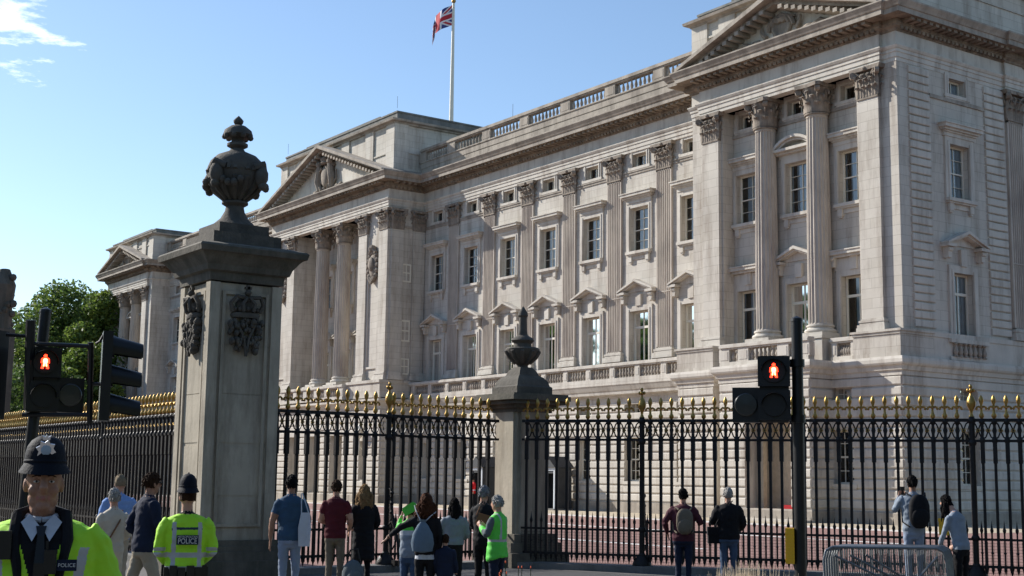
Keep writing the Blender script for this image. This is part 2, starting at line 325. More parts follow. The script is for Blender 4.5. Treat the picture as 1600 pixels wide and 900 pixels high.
K3 = wkind('window', 1.25, 20.02, 20.8, (0,), (), d=.3, bw=.24, proud=.06, sill=(.95, 19.9, 20.02, .1), cur=(-.1, .5))
G1 = wkind('window', 1.3, 1.75, 4.2, (-.2, .2), ((2.35, .035), (2.98, .08), (3.6, .035)), d=.4, sur=False, sill=(.9, 1.5, 1.75, .12), cur=None, bars_t=.035)
G2 = wkind('window', 1.3, 5.5, 6.2, (-.2, .2), ((5.85, .03),), d=.4, sur=False, sill=None, cur=None, bars_t=.03)
KS = wkind('window', .75, 0, 1.15, (0,), ((.58, .07),), d=.12, sur=False, cur=None, bars_t=.05)
# --- rusticated courses: one stone band per run of wall
cub = MB(); cub.add([(-.5, 0, -.5), (.5, 0, -.5), (.5, 0, .5), (-.5, 0, .5), (-.5, -.7, -.5), (.5, -.7, -.5), (.5, -.7, .5), (-.5, -.7, .5), (-.5, -1, -.38), (.5, -1, -.38), (.5, -1, .38), (-.5, -1, .38)],
    [(4, 5, 1, 0), (7, 6, 2, 3), (4, 5, 9, 8), (6, 7, 11, 10), (8, 9, 10, 11), (0, 4, 8, 11, 7, 3), (1, 5, 9, 10, 6, 2)]); COURSE = cub.mesh('stone_course', 'stone_smooth')
ncourse = [0]
def rust(u0, u1, z0, z1, holes, loc, rz=0, step=.455, gap=.085, proud=.075, name='stone_course', blk=None):
    n_ = round((z1-z0)/step); st = (z1-z0)/n_; ca, sa = math.cos(rz), math.sin(rz)
    for i in range(n_):
        a, c = z0+i*st, z0+(i+1)*st; zm = (a+c)/2; iv = [(u0, u1)]
        for h0, h1, hz0, hz1 in holes:
            if hz0 < zm+.05 and hz1 > zm-.05:
                iv = [q for p_ in iv for q in ((p_[0], min(p_[1], h0)), (max(p_[0], h1), p_[1])) if q[1]-q[0] > .08]
        for p0, p1 in iv:
            um = (p0+p1)/2
            pl(put(name, COURSE, None, (loc[0]+ca*um, loc[1]+sa*um, loc[2]+zm), rz, (p1-p0, proud, st-gap))); ncourse[0] += 1
# --- orders
def leaf(b_, base, out, side, h, w, reach, mi=0):
    base = Vector(base); out = Vector(out); side = Vector(side); V_ = []
    for t, o_, z, ww in ((0, .0, 0, .8), (.35, .03, .4, 1), (.65, .08, .74, .95), (.85, .55, .98, .75), (1, 1., .9, .45), (1.05, .95, .76, .2)):
        c = base+out*(o_*reach+.02)+Vector((0, 0, z*h))
        V_ += [c-side*(w*ww/2), c+out*.05, c+side*(w*ww/2)]
    b_.add(V_, [(3*i+j, 3*i+j+1, 3*i+j+4, 3*i+j+3) for i in range(5) for j in (0, 1)], mi)
def capital(kind, w=1.25, h=1.5, dp=.13):
    b_ = MB()
    if kind == 'round':
        r = w/2*.86
        b_.lathe([(r*1.08, 0), (r*1.1, .05), (r*1.04, .1), (r*.98, .12), (r*1.0, .7), (r*1.12, 1.1), (r*1.3, h-.2)], 20)
        for row, (n_, hh, off, re) in enumerate(((8, .5, 0, .2), (8, .85, .5, .26), (8, 1.1, 0, .22))):
            for i in range(n_):
                a = 2*PI*(i+off)/n_; o_ = (math.cos(a), math.sin(a), 0); leaf(b_, (o_[0]*r*1.0, o_[1]*r*1.0, .1), o_, (-o_[1], o_[0], 0), hh, .42-.05*row, re)
        for i in range(4):
            a = PI/4+i*HP; o_ = Vector((math.cos(a), math.sin(a), 0)); sd = Vector((-o_.y, o_.x, 0))
            b_.tube([o_*(r*1.02)+Vector((0, 0, .8)), o_*(r*1.2)+Vector((0, 0, 1.1)), o_*(r*1.5)+Vector((0, 0, 1.3))], [.07, .08, .07], 6)
            c = o_*(r*1.55)+Vector((0, 0, 1.2)); b_.tube([c-sd*.12, c+sd*.12], .16, 9)
        q = w*.68; P_ = []
        for i in range(4):
            a = PI/4+i*HP; P_ += [(q*1.2*math.cos(a-.1), q*1.2*math.sin(a-.1)), (q*1.2*math.cos(a+.1), q*1.2*math.sin(a+.1)), (q*.8*math.cos(a+PI/4), q*.8*math.sin(a+PI/4))]
        b_.slab(P_, h-.18, h)
    else:
        hw = w/2
        b_.box(-hw*1.03, hw*1.03, -dp-.05, .02, 0, .1); b_.box(-hw*.98, hw*.98, -dp, .02, .1, h-.18)
        for row, (us, hh, re) in enumerate((([-.42, -.14, .14, .42], .52, .2), ([-.28, 0, .28], .88, .26), ([-.45, -.15, .15, .45], 1.12, .2))):
            for u in us: leaf(b_, (u*w, -dp, .1), (0, -1, 0), (1, 0, 0), hh, .33, re)
        for sx in (-1, 1):
            leaf(b_, (sx*hw*.98, -dp*.5, .1), (sx, 0, 0), (0, 1, 0), .55, .2, .2); leaf(b_, (sx*hw*.98, -dp*.4, .1), (sx, 0, 0), (0, 1, 0), .95, .2, .24)
            c = Vector((sx*(hw+.1), -dp-.16, 1.2)); sd = Vector((sx, 1, 0)).normalized()
            b_.tube([c-sd*.1, c+sd*.1], .17, 9); b_.tube([(sx*.15, -dp-.02, .75), (sx*.3, -dp-.1, 1.1), (sx*hw*.9, -dp-.15, 1.3)], .06, 6)
        b_.ball((0, -dp-.2, h-.1), .12, 8)
        b_.prism([(-hw-.24, h-.18), (hw+.24, h-.18), (hw+.3, h), (-hw-.3, h)], -dp-.22, .02)
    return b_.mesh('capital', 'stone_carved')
def pbase(w, h=.57, dp=.13):
    b_ = MB()
    for e, a, c in ((.2, 0, .16), (.17, .16, .3), (.09, .3, .4), (.12, .4, .5), (.04, .5, .57)): b_.box(-w/2-e, w/2+e, -dp-e, .02, a, c)
    return b_.mesh('base', 'stone_smooth')
def pshaft(w, h, dp=.13, flutes=7):
    b_ = MB()
    if not flutes: b_.box(-w/2, w/2, -dp, .02, 0, h); return b_.mesh('pilaster', 'stone')
    P_ = [(-w/2, .02), (-w/2, -dp)]; mg = .09; fw_ = (w-2*mg)/flutes
    for i in range(flutes):
        u = -w/2+mg+i*fw_+.025; e = fw_-.05
        P_ += [(u, -dp), (u+e*.2, -dp+.05), (u+e*.5, -dp+.068), (u+e*.8, -dp+.05), (u+e, -dp)]
    P_ += [(w/2, -dp), (w/2, .02)]
    n_ = len(P_); V_ = []
    for z in (0, h): V_ += [(x, y, z) for x, y in P_]
    b_.add(V_, [(i, i+1, n_+i+1, n_+i) for i in range(n_-1)]); b_.box(-w/2, w/2, -dp, .02, -.02, .06); b_.box(-w/2, w/2, -dp, .02, h-.1, h); b_.box(-w/2-.01, w/2+.01, -dp-.012, .02, 3.15, 3.2)
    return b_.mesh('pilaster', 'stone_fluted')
def cshaft(r, h):
    b_ = MB(); n_ = 20*6; V_ = []; Z = [(0, 1.06), (.12, 1.0), (3.15, 1), (3.16, .985), (3.19, .985), (3.2, 1), (h*.6, .965), (h-.15, .875), (h-.1, .9), (h, .9)]
    for z, s_ in Z:
        for i in range(n_):
            t = (i % 6)/6; g_ = 0 if (z < .1 or z > h-.12) else .055*max(0, math.sin(PI*min(1, max(0, (t-.12)/.76))))**.7
            a = 2*PI*i/n_; V_.append((r*s_*(1-g_/r*.9)*math.cos(a), r*s_*(1-g_/r*.9)*math.sin(a), z))
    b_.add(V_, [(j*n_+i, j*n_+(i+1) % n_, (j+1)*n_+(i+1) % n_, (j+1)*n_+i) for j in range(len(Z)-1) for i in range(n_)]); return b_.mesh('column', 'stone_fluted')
ZB, ZS, ZN, ZA = 8.63, 9.2, 19.45, 20.95
CAPF, CAPR = capital('flat'), capital('round', 1.3); CAPS = capital('flat', 1.2, dp=.2)
PB, PSH = pbase(1.29), pshaft(1.29, ZN-ZS); PB2, PSH2 = pbase(1.22, dp=.2), pshaft(1.22, ZN-ZS, .2, 0)
b_ = MB(); b_.lathe([(.62, .18), (.74, .2), (.78, .28), (.74, .36), (.64, .4), (.62, .46), (.68, .5), (.67, .57), (.6, .6)], 24); b_.box(-.8, .8, -.8, .8, 0, .18); CB = b_.mesh('base', 'stone_smooth')
CSH = cshaft(.58, ZN-ZS)
def pilaster(x, y, rz=0, plain=False):
    p_ = pl(put('pilaster', PSH2 if plain else PSH, None, (x, y, ZS), rz)); put('base', PB2 if plain else PB, p_, (0, 0, ZB-ZS)); put('capital', CAPS if plain else CAPF, p_, (0, 0, ZN-ZS)); return p_
def column(x, y):
    p_ = pl(put('column', CSH, None, (x, y, ZS))); put('base', CB, p_, (0, 0, ZB-ZS)); put('capital', CAPR, p_, (0, 0, ZN-ZS)); return p_
# --- balustrades
def balmesh(h, r=.1):
    b_ = MB(); b_.lathe([(r, 0), (r, h*.08), (r*.6, h*.12), (r*.75, h*.2), (r*1.05, h*.36), (r*.95, h*.48), (r*.5, h*.72), (r*.45, h*.84), (r*.75, h*.9), (r*.95, h*.93), (r*.95, h)], 10); return b_.mesh('baluster', 'stone_worn')
BL, BU = balmesh(.62, .115), balmesh(.72, .1)
def balustrade(x0, x1, y, zb, h, dies, mesh_, n_, th=.34, mt='stone_smooth', die_w=.42, base=.22, cop=.26):
    """straight run along X; dies = x of pedestals; balusters between them"""
    b_ = MB(); b_.box(x0, x1, y-th/2-.03, y+th/2+.03, zb, zb+base)
    z1 = zb+base+h; b_.box(x0, x1, y-th/2-.02, y+th/2+.02, z1, z1+cop*.3); b_.box(x0, x1, y-th/2-.09, y+th/2+.09, z1+cop*.3, z1+cop*.75); b_.box(x0, x1, y-th/2-.05, y+th/2+.05, z1+cop*.75, z1+cop)
    o_ = pl(b_.obj('balustrade', mt)); D = sorted(dies)
    for d in D:
        q = MB(); q.box(-die_w/2, die_w/2, -th/2-.012, th/2+.012, 0, h+.002); q.box(-die_w/2+.09, die_w/2-.09, -th/2-.03, th/2+.03, .1, h-.1)
        e = put('die', q.mesh('die', mt), o_); e.location = (d, y, zb+base)
    E_ = [x0-die_w/2]+D+[x1+die_w/2]
    for a, c in zip(E_, E_[1:]):
        a += die_w/2; c -= die_w/2; k_ = n_ if c-a > .6*(D[1]-D[0] if len(D) > 1 else 9) else max(1, int((c-a)/.25))
        if c-a < .3: continue
        for i in range(k_): put('baluster', mesh_, o_, (a+(c-a)*(i+.5)/k_, y, zb+base))
    return o_
# --- plan lines
def seg(xs): return xs
SIDE = 34.
ENT = [(0, SIDE), (0, 7.4), (.13, 7.4), (.13, 6.0), (0, 6.0), (0, -2.0), (-.8, -2.0), (-.8, -2.2), (-12.77, -2.2), (-12.77, -2.0), (-13.57, -2.0), (-13.57, -.1), (-44.24, -.1), (-44.24, -3.08), (-63.56, -3.08), (-63.56, -.1), (-94.23, -.1), (-94.23, -2.0), (-95.03, -2.0), (-95.03, -2.2), (-107.0, -2.2), (-107.0, -2.0), (-107.8, -2.0), (-107.8, SIDE)]
b_ = MB(); b_.sweep(ENT, [(-.5, 20.95), (.02, 20.95), (.02, 21.13), (.06, 21.14), (.06, 21.36), (.1, 21.37), (.1, 21.52), (.14, 21.53), (.2, 21.64), (.2, 21.69), (.03, 21.7), (.03, 22.36)])
pl(b_.obj('entablature', 'stone_smooth'))
b_ = MB(); b_.sweep(ENT, [(.95, 22.865), (.95, 23.1), (1.0, 23.12), (1.05, 23.22), (1.16, 23.38), (1.16, 23.45), (-.8, 23.55)])
pl(b_.obj('cornice', 'stone_worn'))
b_ = MB(); b_.sweep(ENT, [(0, 22.36), (.08, 22.36), (.12, 22.46), (.26, 22.56), (.26, 22.62), (.3, 22.64), (.3, 22.86), (.945, 22.862)]); pl(b_.obj('cornice_soffit', 'stone_soot_shade'))
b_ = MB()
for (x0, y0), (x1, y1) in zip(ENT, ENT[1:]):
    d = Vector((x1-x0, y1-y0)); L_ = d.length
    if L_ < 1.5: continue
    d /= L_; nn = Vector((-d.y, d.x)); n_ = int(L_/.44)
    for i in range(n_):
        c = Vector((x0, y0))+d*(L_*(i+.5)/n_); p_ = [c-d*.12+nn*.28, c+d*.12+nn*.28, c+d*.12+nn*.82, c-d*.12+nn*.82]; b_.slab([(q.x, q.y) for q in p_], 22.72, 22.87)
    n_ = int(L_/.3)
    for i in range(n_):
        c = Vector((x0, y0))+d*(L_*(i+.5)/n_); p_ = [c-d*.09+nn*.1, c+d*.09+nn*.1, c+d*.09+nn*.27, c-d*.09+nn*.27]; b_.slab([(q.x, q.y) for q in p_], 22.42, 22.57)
tag(pl(b_.obj('modillions', 'stone_soot_shade')), kind='stuff')
# --- inner core and roof
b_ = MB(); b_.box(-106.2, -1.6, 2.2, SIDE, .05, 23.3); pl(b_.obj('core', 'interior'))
b_ = MB(); b_.box(-107.4, -.4, 1.0, SIDE, 23.3, 23.75); b_.box(-105, -3, 9, SIDE, 23.75, 25.2); pl(b_.obj('roof', 'stone_roof'))
# --- wings
WX = [-15.82-4.424*i for i in range(7)]; PX = [-18.03-4.424*i for i in range(6)]
def wing(mir):
    f = (lambda x: -107.8-x) if mir else (lambda x: x)
    xs = [f(x) for x in WX]; ps = [f(x) for x in PX]; x0, x1 = sorted((f(-13.57), f(-44.24)))
    H = []; HG = []
    for x in xs: H += [(x-.835, x+.835, 7.4, 11.5), (x-.835, x+.835, 15., 17.6), (x-.625, x+.625, 20.02, 20.8)]; HG += [(x-.65, x+.65, 1.75, 4.2), (x-.65, x+.65, 5.5, 6.2)]
    wallm('wing_wall', x0, x1, 7.35, 20.95, H, (0, 0, 0), 0)
    wallm('ground_floor_wall', x0, x1, 0, 7.35, HG, (0, -.55, 0), 0, .42, 'stone_smooth')
    for x in xs:
        window(K1, (x, 0, 0)); window(K2, (x, 0, 0)); window(K3, (x, 0, 0)); window(G1, (x, -.55, 0)); window(G2, (x, -.55, 0))
    for p_ in ps: pilaster(p_, 0)
    if not mir: rust(x0, x1, .62, 6.1, HG, (0, -.55, 0))
    b_ = MB(); b_.box(x0, x1, -.7, -.5, 0, .58); b_.box(x0, x1, -.05, .02, 19.62, 19.76); b_.box(x0, x1, -.09, .02, 19.76, 19.84); b_.box(x0, x1, -.08, .02, 7.4, 8.6); pl(b_.obj('string_course', 'stone_worn'))
    b_ = MB(); b_.sweep([(x1, -.55), (x0, -.55)], [(0, 6.1), (.05, 6.1), (.05, 6.16), (.02, 6.18), (.02, 6.5), (.1, 6.52), (.12, 6.62), (.42, 6.68), (.45, 6.85), (.5, 6.9), (.62, 7.15), (.66, 7.2), (.66, 7.35), (-.6, 7.36)]); pl(b_.obj('balcony_cornice', 'stone_smooth'))
    b = 4.424/2; dies = [x+s_*b/2 for x in xs for s_ in (-1, 1)]
    balustrade(x0+.1, x1-.1, -.98, 7.36, .62, dies, BL, 7)
    b_ = MB(); b_.sweep([(x1, -.45), (x0, -.45)], [(0, 23.5), (.0, 24.1), (.04, 24.14), (.04, 24.5), (.1, 24.55), (.1, 24.62), (-.6, 24.62)]); pl(b_.obj('blocking_course', 'stone_worn'))
    balustrade(x0, x1, -.3, 24.5, .66, ps+[f(-13.75), f(-44.0)], BU, 9, .36, 'stone_worn', .95, .14, .3)
wing(False); wing(True)
# --- end pavilions
def endpav(mir):
    f = (lambda x: -107.8-x) if mir else (lambda x: x); cx = f(-6.785)
    def rng(a, c): return tuple(sorted((f(a), f(c))))
    bays = [cx-3.45, cx, cx+3.45]
    for a, c in ((0, -2.35), (-13.57, -11.3)):
        x0, x1 = rng(a, c); b_ = MB(); b_.box(x0+.004, x1-.004, -2.0, .3, 8.6, 20.95); pl(b_.obj('corner_wall', 'stone'))
    for x in (-1.53, -12.03): pilaster(f(x), -2.0, 0, True)
    x0, x1 = rng(-2.35, -11.3); H = []
    for x in bays: H += [(x-.835, x+.835, 7.4, 11.5), (x-.835, x+.835, 15., 17.6), (x-.625, x+.625, 20.02, 20.8)]
    wallm('recessed_wall', x0, x1, 7.35, 20.95, H, (0, -1.2, 0), 0, .34)
    for x in bays:
        m_ = abs(x-cx) < .1
        window(K1 if m_ else K1f, (x, -1.2, 0)); window(K2s if m_ else K2, (x, -1.2, 0)); window(K3, (x, -1.2, 0))
    for x in (cx-1.725, cx+1.725): column(x, -1.72)
    b_ = MB(); b_.box(x0, x1, -1.27, -1.18, 19.62, 19.8); pl(b_.obj('string_course', 'stone_worn'))
    # ground floor
    g0, g1 = sorted((f(.1), f(-13.75))); HG = []
    for x in (bays[0], bays[2]): HG += [(x-.65, x+.65, 1.75, 4.2), (x-.65, x+.65, 5.5, 6.2)]
    wallm('ground_floor_wall', g0, g1, 0, 7.35, HG, (0, -2.35, 0), 0, .42, 'stone_smooth')
    for x in (bays[0], bays[2]): window(G1, (x, -2.35, 0)); window(G2, (x, -2.35, 0))
    px0, px1 = cx-2.9, cx+2.9
    if not mir:
        rust(g0, px0, .62, 6.55, HG, (0, -2.35, 0)); rust(px1, g1, .62, 6.55, HG, (0, -2.35, 0))
        # block under the left pilaster stands forward
        b_ = MB(); b_.box(-13.8, -11.2, -2.85, -2.34, 0, 6.6); pl(b_.obj('corner_wall', 'stone_smooth')); rust(-13.8, -11.2, .62, 6.55, [], (0, -2.85, 0))
        # porch
        d0, d1 = -8.0, -5.05
        b_ = MB(); b_.box(px0, d0, -3.85, -2.36, 0, 6.6); b_.box(d1, px1, -3.85, -2.36, 0, 6.6); b_.box(d0, d1, -3.85, -2.36, 4.95, 6.6); pl(b_.obj('porch', 'stone_smooth'))
        rust(px0, px1, .62, 6.55, [(d0, d1, 0, 4.95)], (0, -3.85, 0)); rust(-3.8, -2.4, .62, 6.55, [], (px1, 0, 0), HP)
        b_ = MB(); b_.box(d0+.35, d0+.6, -3.3, -3.05, .1, 4.6); b_.box(d0, d1, -2.45, -2.38, 0, 4.9); pl(b_.obj('porch_lining', 'gravel'))
        b_ = MB(); b_.box(px0-.2, px1+.2, -4.5, -3.9, 0, .12); b_.box(d0+.05, d1-.05, -3.95, -2.9, 0, .26); pl(b_.obj('porch_step', 'stone_smooth'))
    # base mouldings following the plan at balcony level
    path = [(.1, SIDE), (.1, -2.35), (px1, -2.35), (px1, -3.85), (px0, -3.85), (px0, -2.35), (-11.2, -2.35), (-11.2, -2.85), (-13.8, -2.85), (-13.8, -.55)] if not mir else [(f(-13.8), -.55), (f(-13.8), -2.85), (f(-11.2), -2.85), (f(-11.2), -2.35), (px0, -2.35), (px0, -3.85), (px1, -3.85), (px1, -2.35), (-107.9, -2.35), (-107.9, SIDE)][::1]
    if mir: path = [(f(-13.8), -.55), (f(-13.8), -2.85), (f(-11.2), -2.85), (f(-11.2), -2.35), (px1, -2.35), (px1, -3.85), (px0, -3.85), (px0, -2.35), (-107.9, -2.35), (-107.9, SIDE)]
    b_ = MB(); b_.sweep(path, [(-.1, 6.55), (.08, 6.55), (.08, 6.75), (.16, 6.78), (.2, 6.95), (.3, 7.02), (.34, 7.1), (.34, 7.25), (.3, 7.372), (-1.0, 7.374)]); pl(b_.obj('base_moulding', 'stone_smooth'))
    b_ = MB(); b_.sweep(path, [(-.1, 0), (.12, 0), (.12, .5), (.08, .56), (-.1, .58)]); pl(b_.obj('plinth', 'stone_worn'))
    # pedestals
    for (a, c, yf) in ((.22, -2.45, -2.5), (-13.85, -11.15, -2.95)):
        x0, x1 = rng(a, c); b_ = MB(); b_.box(x0, x1, yf, -.2, 7.36, 8.38); b_.box(x0-.04, x1+.04, yf-.05, -.2, 8.38, 8.5); b_.box(x0-.1, x1+.1, yf-.11, -.2, 8.5, 8.6); b_.box(x0-.03, x1+.03, yf-.05, -.2, 7.36, 7.55); pl(b_.obj('pedestal', 'stone'))
    for x in (cx-1.725, cx+1.725):
        b_ = MB(); b_.box(x-.85, x+.85, -2.6, -1.2, 7.36, 8.5); b_.box(x-.9, x+.9, -2.66, -1.2, 8.5, 8.62); pl(b_.obj('pedestal', 'stone_smooth'))
    balustrade(px0, px1, -3.7, 7.36, .62, [px0+.3, cx-1.3, cx+1.3, px1-.3], BL, 7, die_w=.7)
    lo_, hi_ = (px1, f(-2.45)) if not mir else (f(-11.15)-0, px0)
    lo_, hi_ = sorted((px1, f(-2.45) if not mir else f(-11.15))); balustrade(lo_, hi_, -2.2, 7.36, .62, [lo_+.2, hi_-.1], BL, 6, die_w=.3)
    lo_, hi_ = sorted((px0, f(-11.15) if not mir else f(-2.45))); balustrade(lo_, hi_, -2.2, 7.36, .62, [lo_+.1, hi_-.2], BL, 5, die_w=.3)
    # pediment
    pediment(cx, 6.8, -3.3, -2.15, 23.42, 2.3, 'oculus')
    attic(cx-6.8, cx+6.8, -1.95, 9, 23.5, 26.1, 26.9)
def pediment(cx, hw, yf, yw, z0, h, kind):
    b_ = MB()
    for sx in (-1, 1):
        for (th, dz, p_) in ((.26, 0, yf), (.22, .26, yf+.45)):
            P_ = [(cx+sx*(hw-.1*dz), z0), (cx+sx*(hw+.06), z0+.1), (cx, z0+h-dz+.1), (cx, z0+h-dz-th)]
            P_ = [(cx+sx*hw, z0+.02-dz*.5), (cx+sx*hw, z0+.2-dz*.4), (cx, z0+h+.15-dz), (cx, z0+h+.15-dz-th)]
            b_.prism(P_ if sx > 0 else P_[::-1], p_, 1.0)
        n_ = int(hw/.5); sl = h/hw
        for i in range(n_):
            x = cx+sx*(hw-.9-(hw-1.1)*i/n_); zt = z0+(hw-abs(x-cx))*sl-.33; b_.prism([(x-.13, zt-.2-sx*-.13*0), (x+.13, zt-.2), (x+.13, zt), (x-.13, zt)], yf+.25, yw+.2)
    pl(b_.obj('pediment', 'stone_worn'))
    b_ = MB(); b_.prism([(cx-hw+.3, z0+.02), (cx+hw-.3, z0+.02), (cx, z0+h-.2)], yw, .9); t_ = pl(b_.obj('tympanum', 'stone_smooth'))
    b_ = MB()
    if kind == 'oculus':
        z = z0+.95
        b_.lathe([(.36, -.12), (.62, -.12), (.68, -.02), (.62, .08), (.5, .1), (.42, .06), (.36, .0)], 24); V_ = [(cx+x, yw-.1-y_, z+y) for x, y, y_ in [(v[0], v[1], v[2]) for v in b_.v]]; b_.v = V_
        for sx in (-1, 1):
            for j in range(5):
                a0 = .2+j*.42; pts = []
                for t in range(7):
                    r_ = .75+.1*t+.06*j; a = a0+.16*t*(1 if j % 2 else .6); pts.append((cx+sx*(r_*math.cos(a)*(1.25-.12*j)+.1), yw-.12-.05*math.sin(t*.5), z-.45+r_*math.sin(a)*.75))
                b_.tube(pts, [.13, .14, .13, .11, .1, .08, .05], 6)
            b_.ball((cx+sx*1.75, yw-.08, z-.5), .3, 10, sc=(1.3, .6, .7)); b_.tube([(cx+sx*1.9, yw-.1, z-.6), (cx+sx*2.6, yw-.12, z-.35), (cx+sx*3.1, yw-.1, z-.62)], [.17, .14, .08], 6)
        q = MB(); q.lathe([(.38, 0), (.38, .03)], 20); q.v = [(cx+x, yw-.03-z_, z+y) for x, y, z_ in q.v]; put('pane', q.mesh('pane', 'dark_lens'), t_).location = (0, 0, 0)
        pn = [c for c in t_.children][-1]; pn.location = (0, 0, 0)
    else:
        z = z0+.2; yy = yw-.18
        b_.ball((cx, yy, z+1.35), .8, 14, sc=(.85, .35, 1.15)); b_.lathe([(.42, 0), (.5, .1), (.42, .22), (.5, .4), (.3, .6), (.08, .75)], 12, c=(cx, yy, z+2.25))
        for sx in (-1, 1):
            b_.tube([(cx+sx*1.0, yy, z+.3), (cx+sx*1.15, yy-.05, z+1.0), (cx+sx*.95, yy-.1, z+1.7), (cx+sx*.85, yy-.1, z+2.2)], [.22, .34, .3, .26], 8)
            b_.ball((cx+sx*.9, yy-.15, z+2.35), .3, 10); b_.tube([(cx+sx*.95, yy-.1, z+1.7), (cx+sx*.6, yy-.2, z+1.8), (cx+sx*.4, yy-.2, z+2.0)], .11, 6); b_.tube([(cx+sx*1.1, yy, z+.6), (cx+sx*.7, yy-.1, z+.5), (cx+sx*.55, yy-.1, z+.25)], .14, 6)
            b_.tube([(cx+sx*1.3, yy, z+.6), (cx+sx*1.75, yy, z+1.0), (cx+sx*1.65, yy, z+1.6)], .08, 6)
            for j in range(9): b_.ball((cx+sx*random.uniform(.3, 2.9), yy+.05, z+random.uniform(.05, .5)), random.uniform(.16, .28), 8, sc=(1.2, .7, .8))
        for j in range(14): b_.ball((cx+random.uniform(-1.6, 1.6), yy+.06, z+random.uniform(.2, 2.2)), random.uniform(.12, .25), 7)
    c_ = put('carving', b_.mesh('carving', 'stone_carved'), t_)
def attic(x0, x1, yf, yb, z0, zc, zt):
    b_ = MB(); b_.box(x0+.15, x1-.15, yf+.0, yb, z0, zc)
    n_ = 5; w_ = (x1-x0)/n_
    for i in range(n_+1):
        x = min(max(x0+i*w_, x0+.65), x1-.65); b_.box(x-.6, x+.6, yf-.12, yf+.1, z0, zc-.001)
    b_.box(x1-.2, x1-.02, yf-.1, yf+1.1, z0, zc-.001); b_.box(x0+.0, x1-.0, yf-.16, yb, z0, z0+.6); b_.box(x0+.08, x1-.08, yf-.08, yb, z0+1.75, z0+1.85)
    o_ = pl(b_.obj('attic', 'stone'))
    b_ = MB(); P_ = [(x1-.05, yb), (x1-.05, yf-.1), (x0+.05, yf-.1), (x0+.05, yb)]
    b_.sweep(P_, [(-.2, zc), (.06, zc), (.1, zc+.1), (.34, zc+.16), (.38, zc+.3), (-.3, zc+.34)]); put('attic_cornice', b_.mesh('attic_cornice', 'stone_worn'), o_)
    b_ = MB(); c_ = (x0+x1)/2; hw = (x1-x0)/2-.25
    b_.box(c_-hw, c_+hw, yf+.2, yb-.2, zc+.3, zt-.12); b_.box(c_-hw-.06, c_+hw+.06, yf+.14, yb-.14, zt-.12, zt); b_.box(c_-hw*.66, c_+hw*.66, yf+.5, yb-.5, zt, zt+.28); put('parapet', b_.mesh('parapet', 'stone_roof'), o_)
    for c in o_.children: c.location = -Vector(o_.location)+Vector(o_.location)
    return o_
endpav(False); endpav(True)
# --- centre pavilion
CX = -53.9
for s_ in (1, -1):
    f = lambda x: CX+s_*x
    x0, x1 = sorted((f(9.66), f(5.3))); b_ = MB(); b_.box(x0, x1, -2.88, .2, 8.6, 20.95); cw = pl(b_.obj('corner_wall', 'stone'))
    for x in (9.0, 5.95): pilaster(f(x), -2.88, 0, True)
    b_ = MB(); x = f(7.48); b_.box(x-.85, x-.72, -2.98, -2.86, 9.5, 19.2); b_.box(x+.72, x+.85, -2.98, -2.86, 9.5, 19.2); b_.box(x-.72, x+.72, -2.98, -2.86, 9.5, 9.65); pl(b_.obj('panel_moulding', 'stone_smooth'))
    b_ = MB(); b_.ball((0, 0, 0), .75, 16, sc=(.8, .28, 1.25))
    for j in range(16):
        a = j*PI/8; b_.ball((.66*math.cos(a), -.05, 1.02*math.sin(a)), .2, 8, sc=(1, .8, 1))
    b_.ball((0, -.2, .1), .36, 10, sc=(1, .5, 1.5)); b_.ball((0, -.12, 1.25), .3, 8); b_.tube([(-.5, -.1, -.8), (0, -.15, -1.25), (.5, -.1, -.8)], .14, 6); b_.tube([(-.5, -.1, .9), (0, -.15, 1.3), (.5, -.1, .9)], .15, 6)
    pl(b_.obj('medallion', 'stone_carved', None, (x, -2.98, 17.0)))
    x0, x1 = sorted((f(9.85), f(5.1))); b_ = MB(); b_.box(x0, x1, -3.55, -.2, 7.36, 8.4); b_.box(x0-.08, x1+.08, -3.64, -.2, 8.4, 8.6); pl(b_.obj('pedestal', 'stone'))
H = []
for x in (CX-3.45, CX, CX+3.45): H += [(x-.835, x+.835, 7.4, 11.5), (x-.835, x+.835, 15., 17.6), (x-.625, x+.625, 20.02, 20.8)]
wallm('recessed_wall', CX-5.3, CX+5.3, 7.35, 20.95, H, (0, -1.0, 0), 0, .34)
for x in (CX-3.45, CX, CX+3.45): window(K1, (x, -1.0, 0)); window(K2, (x, -1.0, 0)); window(K3, (x, -1.0, 0))
for x in (CX-1.75, CX+1.75):
    column(x, -2.35); b_ = MB(); b_.box(x-.85, x+.85, -3.4, -1.0, 7.36, 8.62); pl(b_.obj('pedestal', 'stone_smooth'))
balustrade(CX-5.1, CX+5.1, -3.75, 7.36, .62, [CX-4.8, CX-2.6, CX-.9, CX+.9, CX+2.6, CX+4.8], BL, 5, die_w=.7)
HG = [(CX+a-.95, CX+a+.95, 0, 4.9) for a in (-3.45, 0, 3.45)]+[(CX+a-.55, CX+a+.55, 1.6, 4.4) for a in (-7.5, 7.5)]
wallm('ground_floor_wall', CX-9.85, CX+9.85, 0, 7.35, HG, (0, -3.4, 0), 0, 1.2, 'stone_smooth'); rust(CX-9.85, CX+9.85, .62, 6.55, HG, (0, -3.4, 0))
b_ = MB(); b_.box(CX-6, CX+6, -1.4, -1.3, 0, 6); b_.box(CX-9, CX-6.3, -2.3, -2.2, 0, 6); b_.box(CX+6.3, CX+9, -2.3, -2.2, 0, 6); pl(b_.obj('passage_lining', 'gravel'))
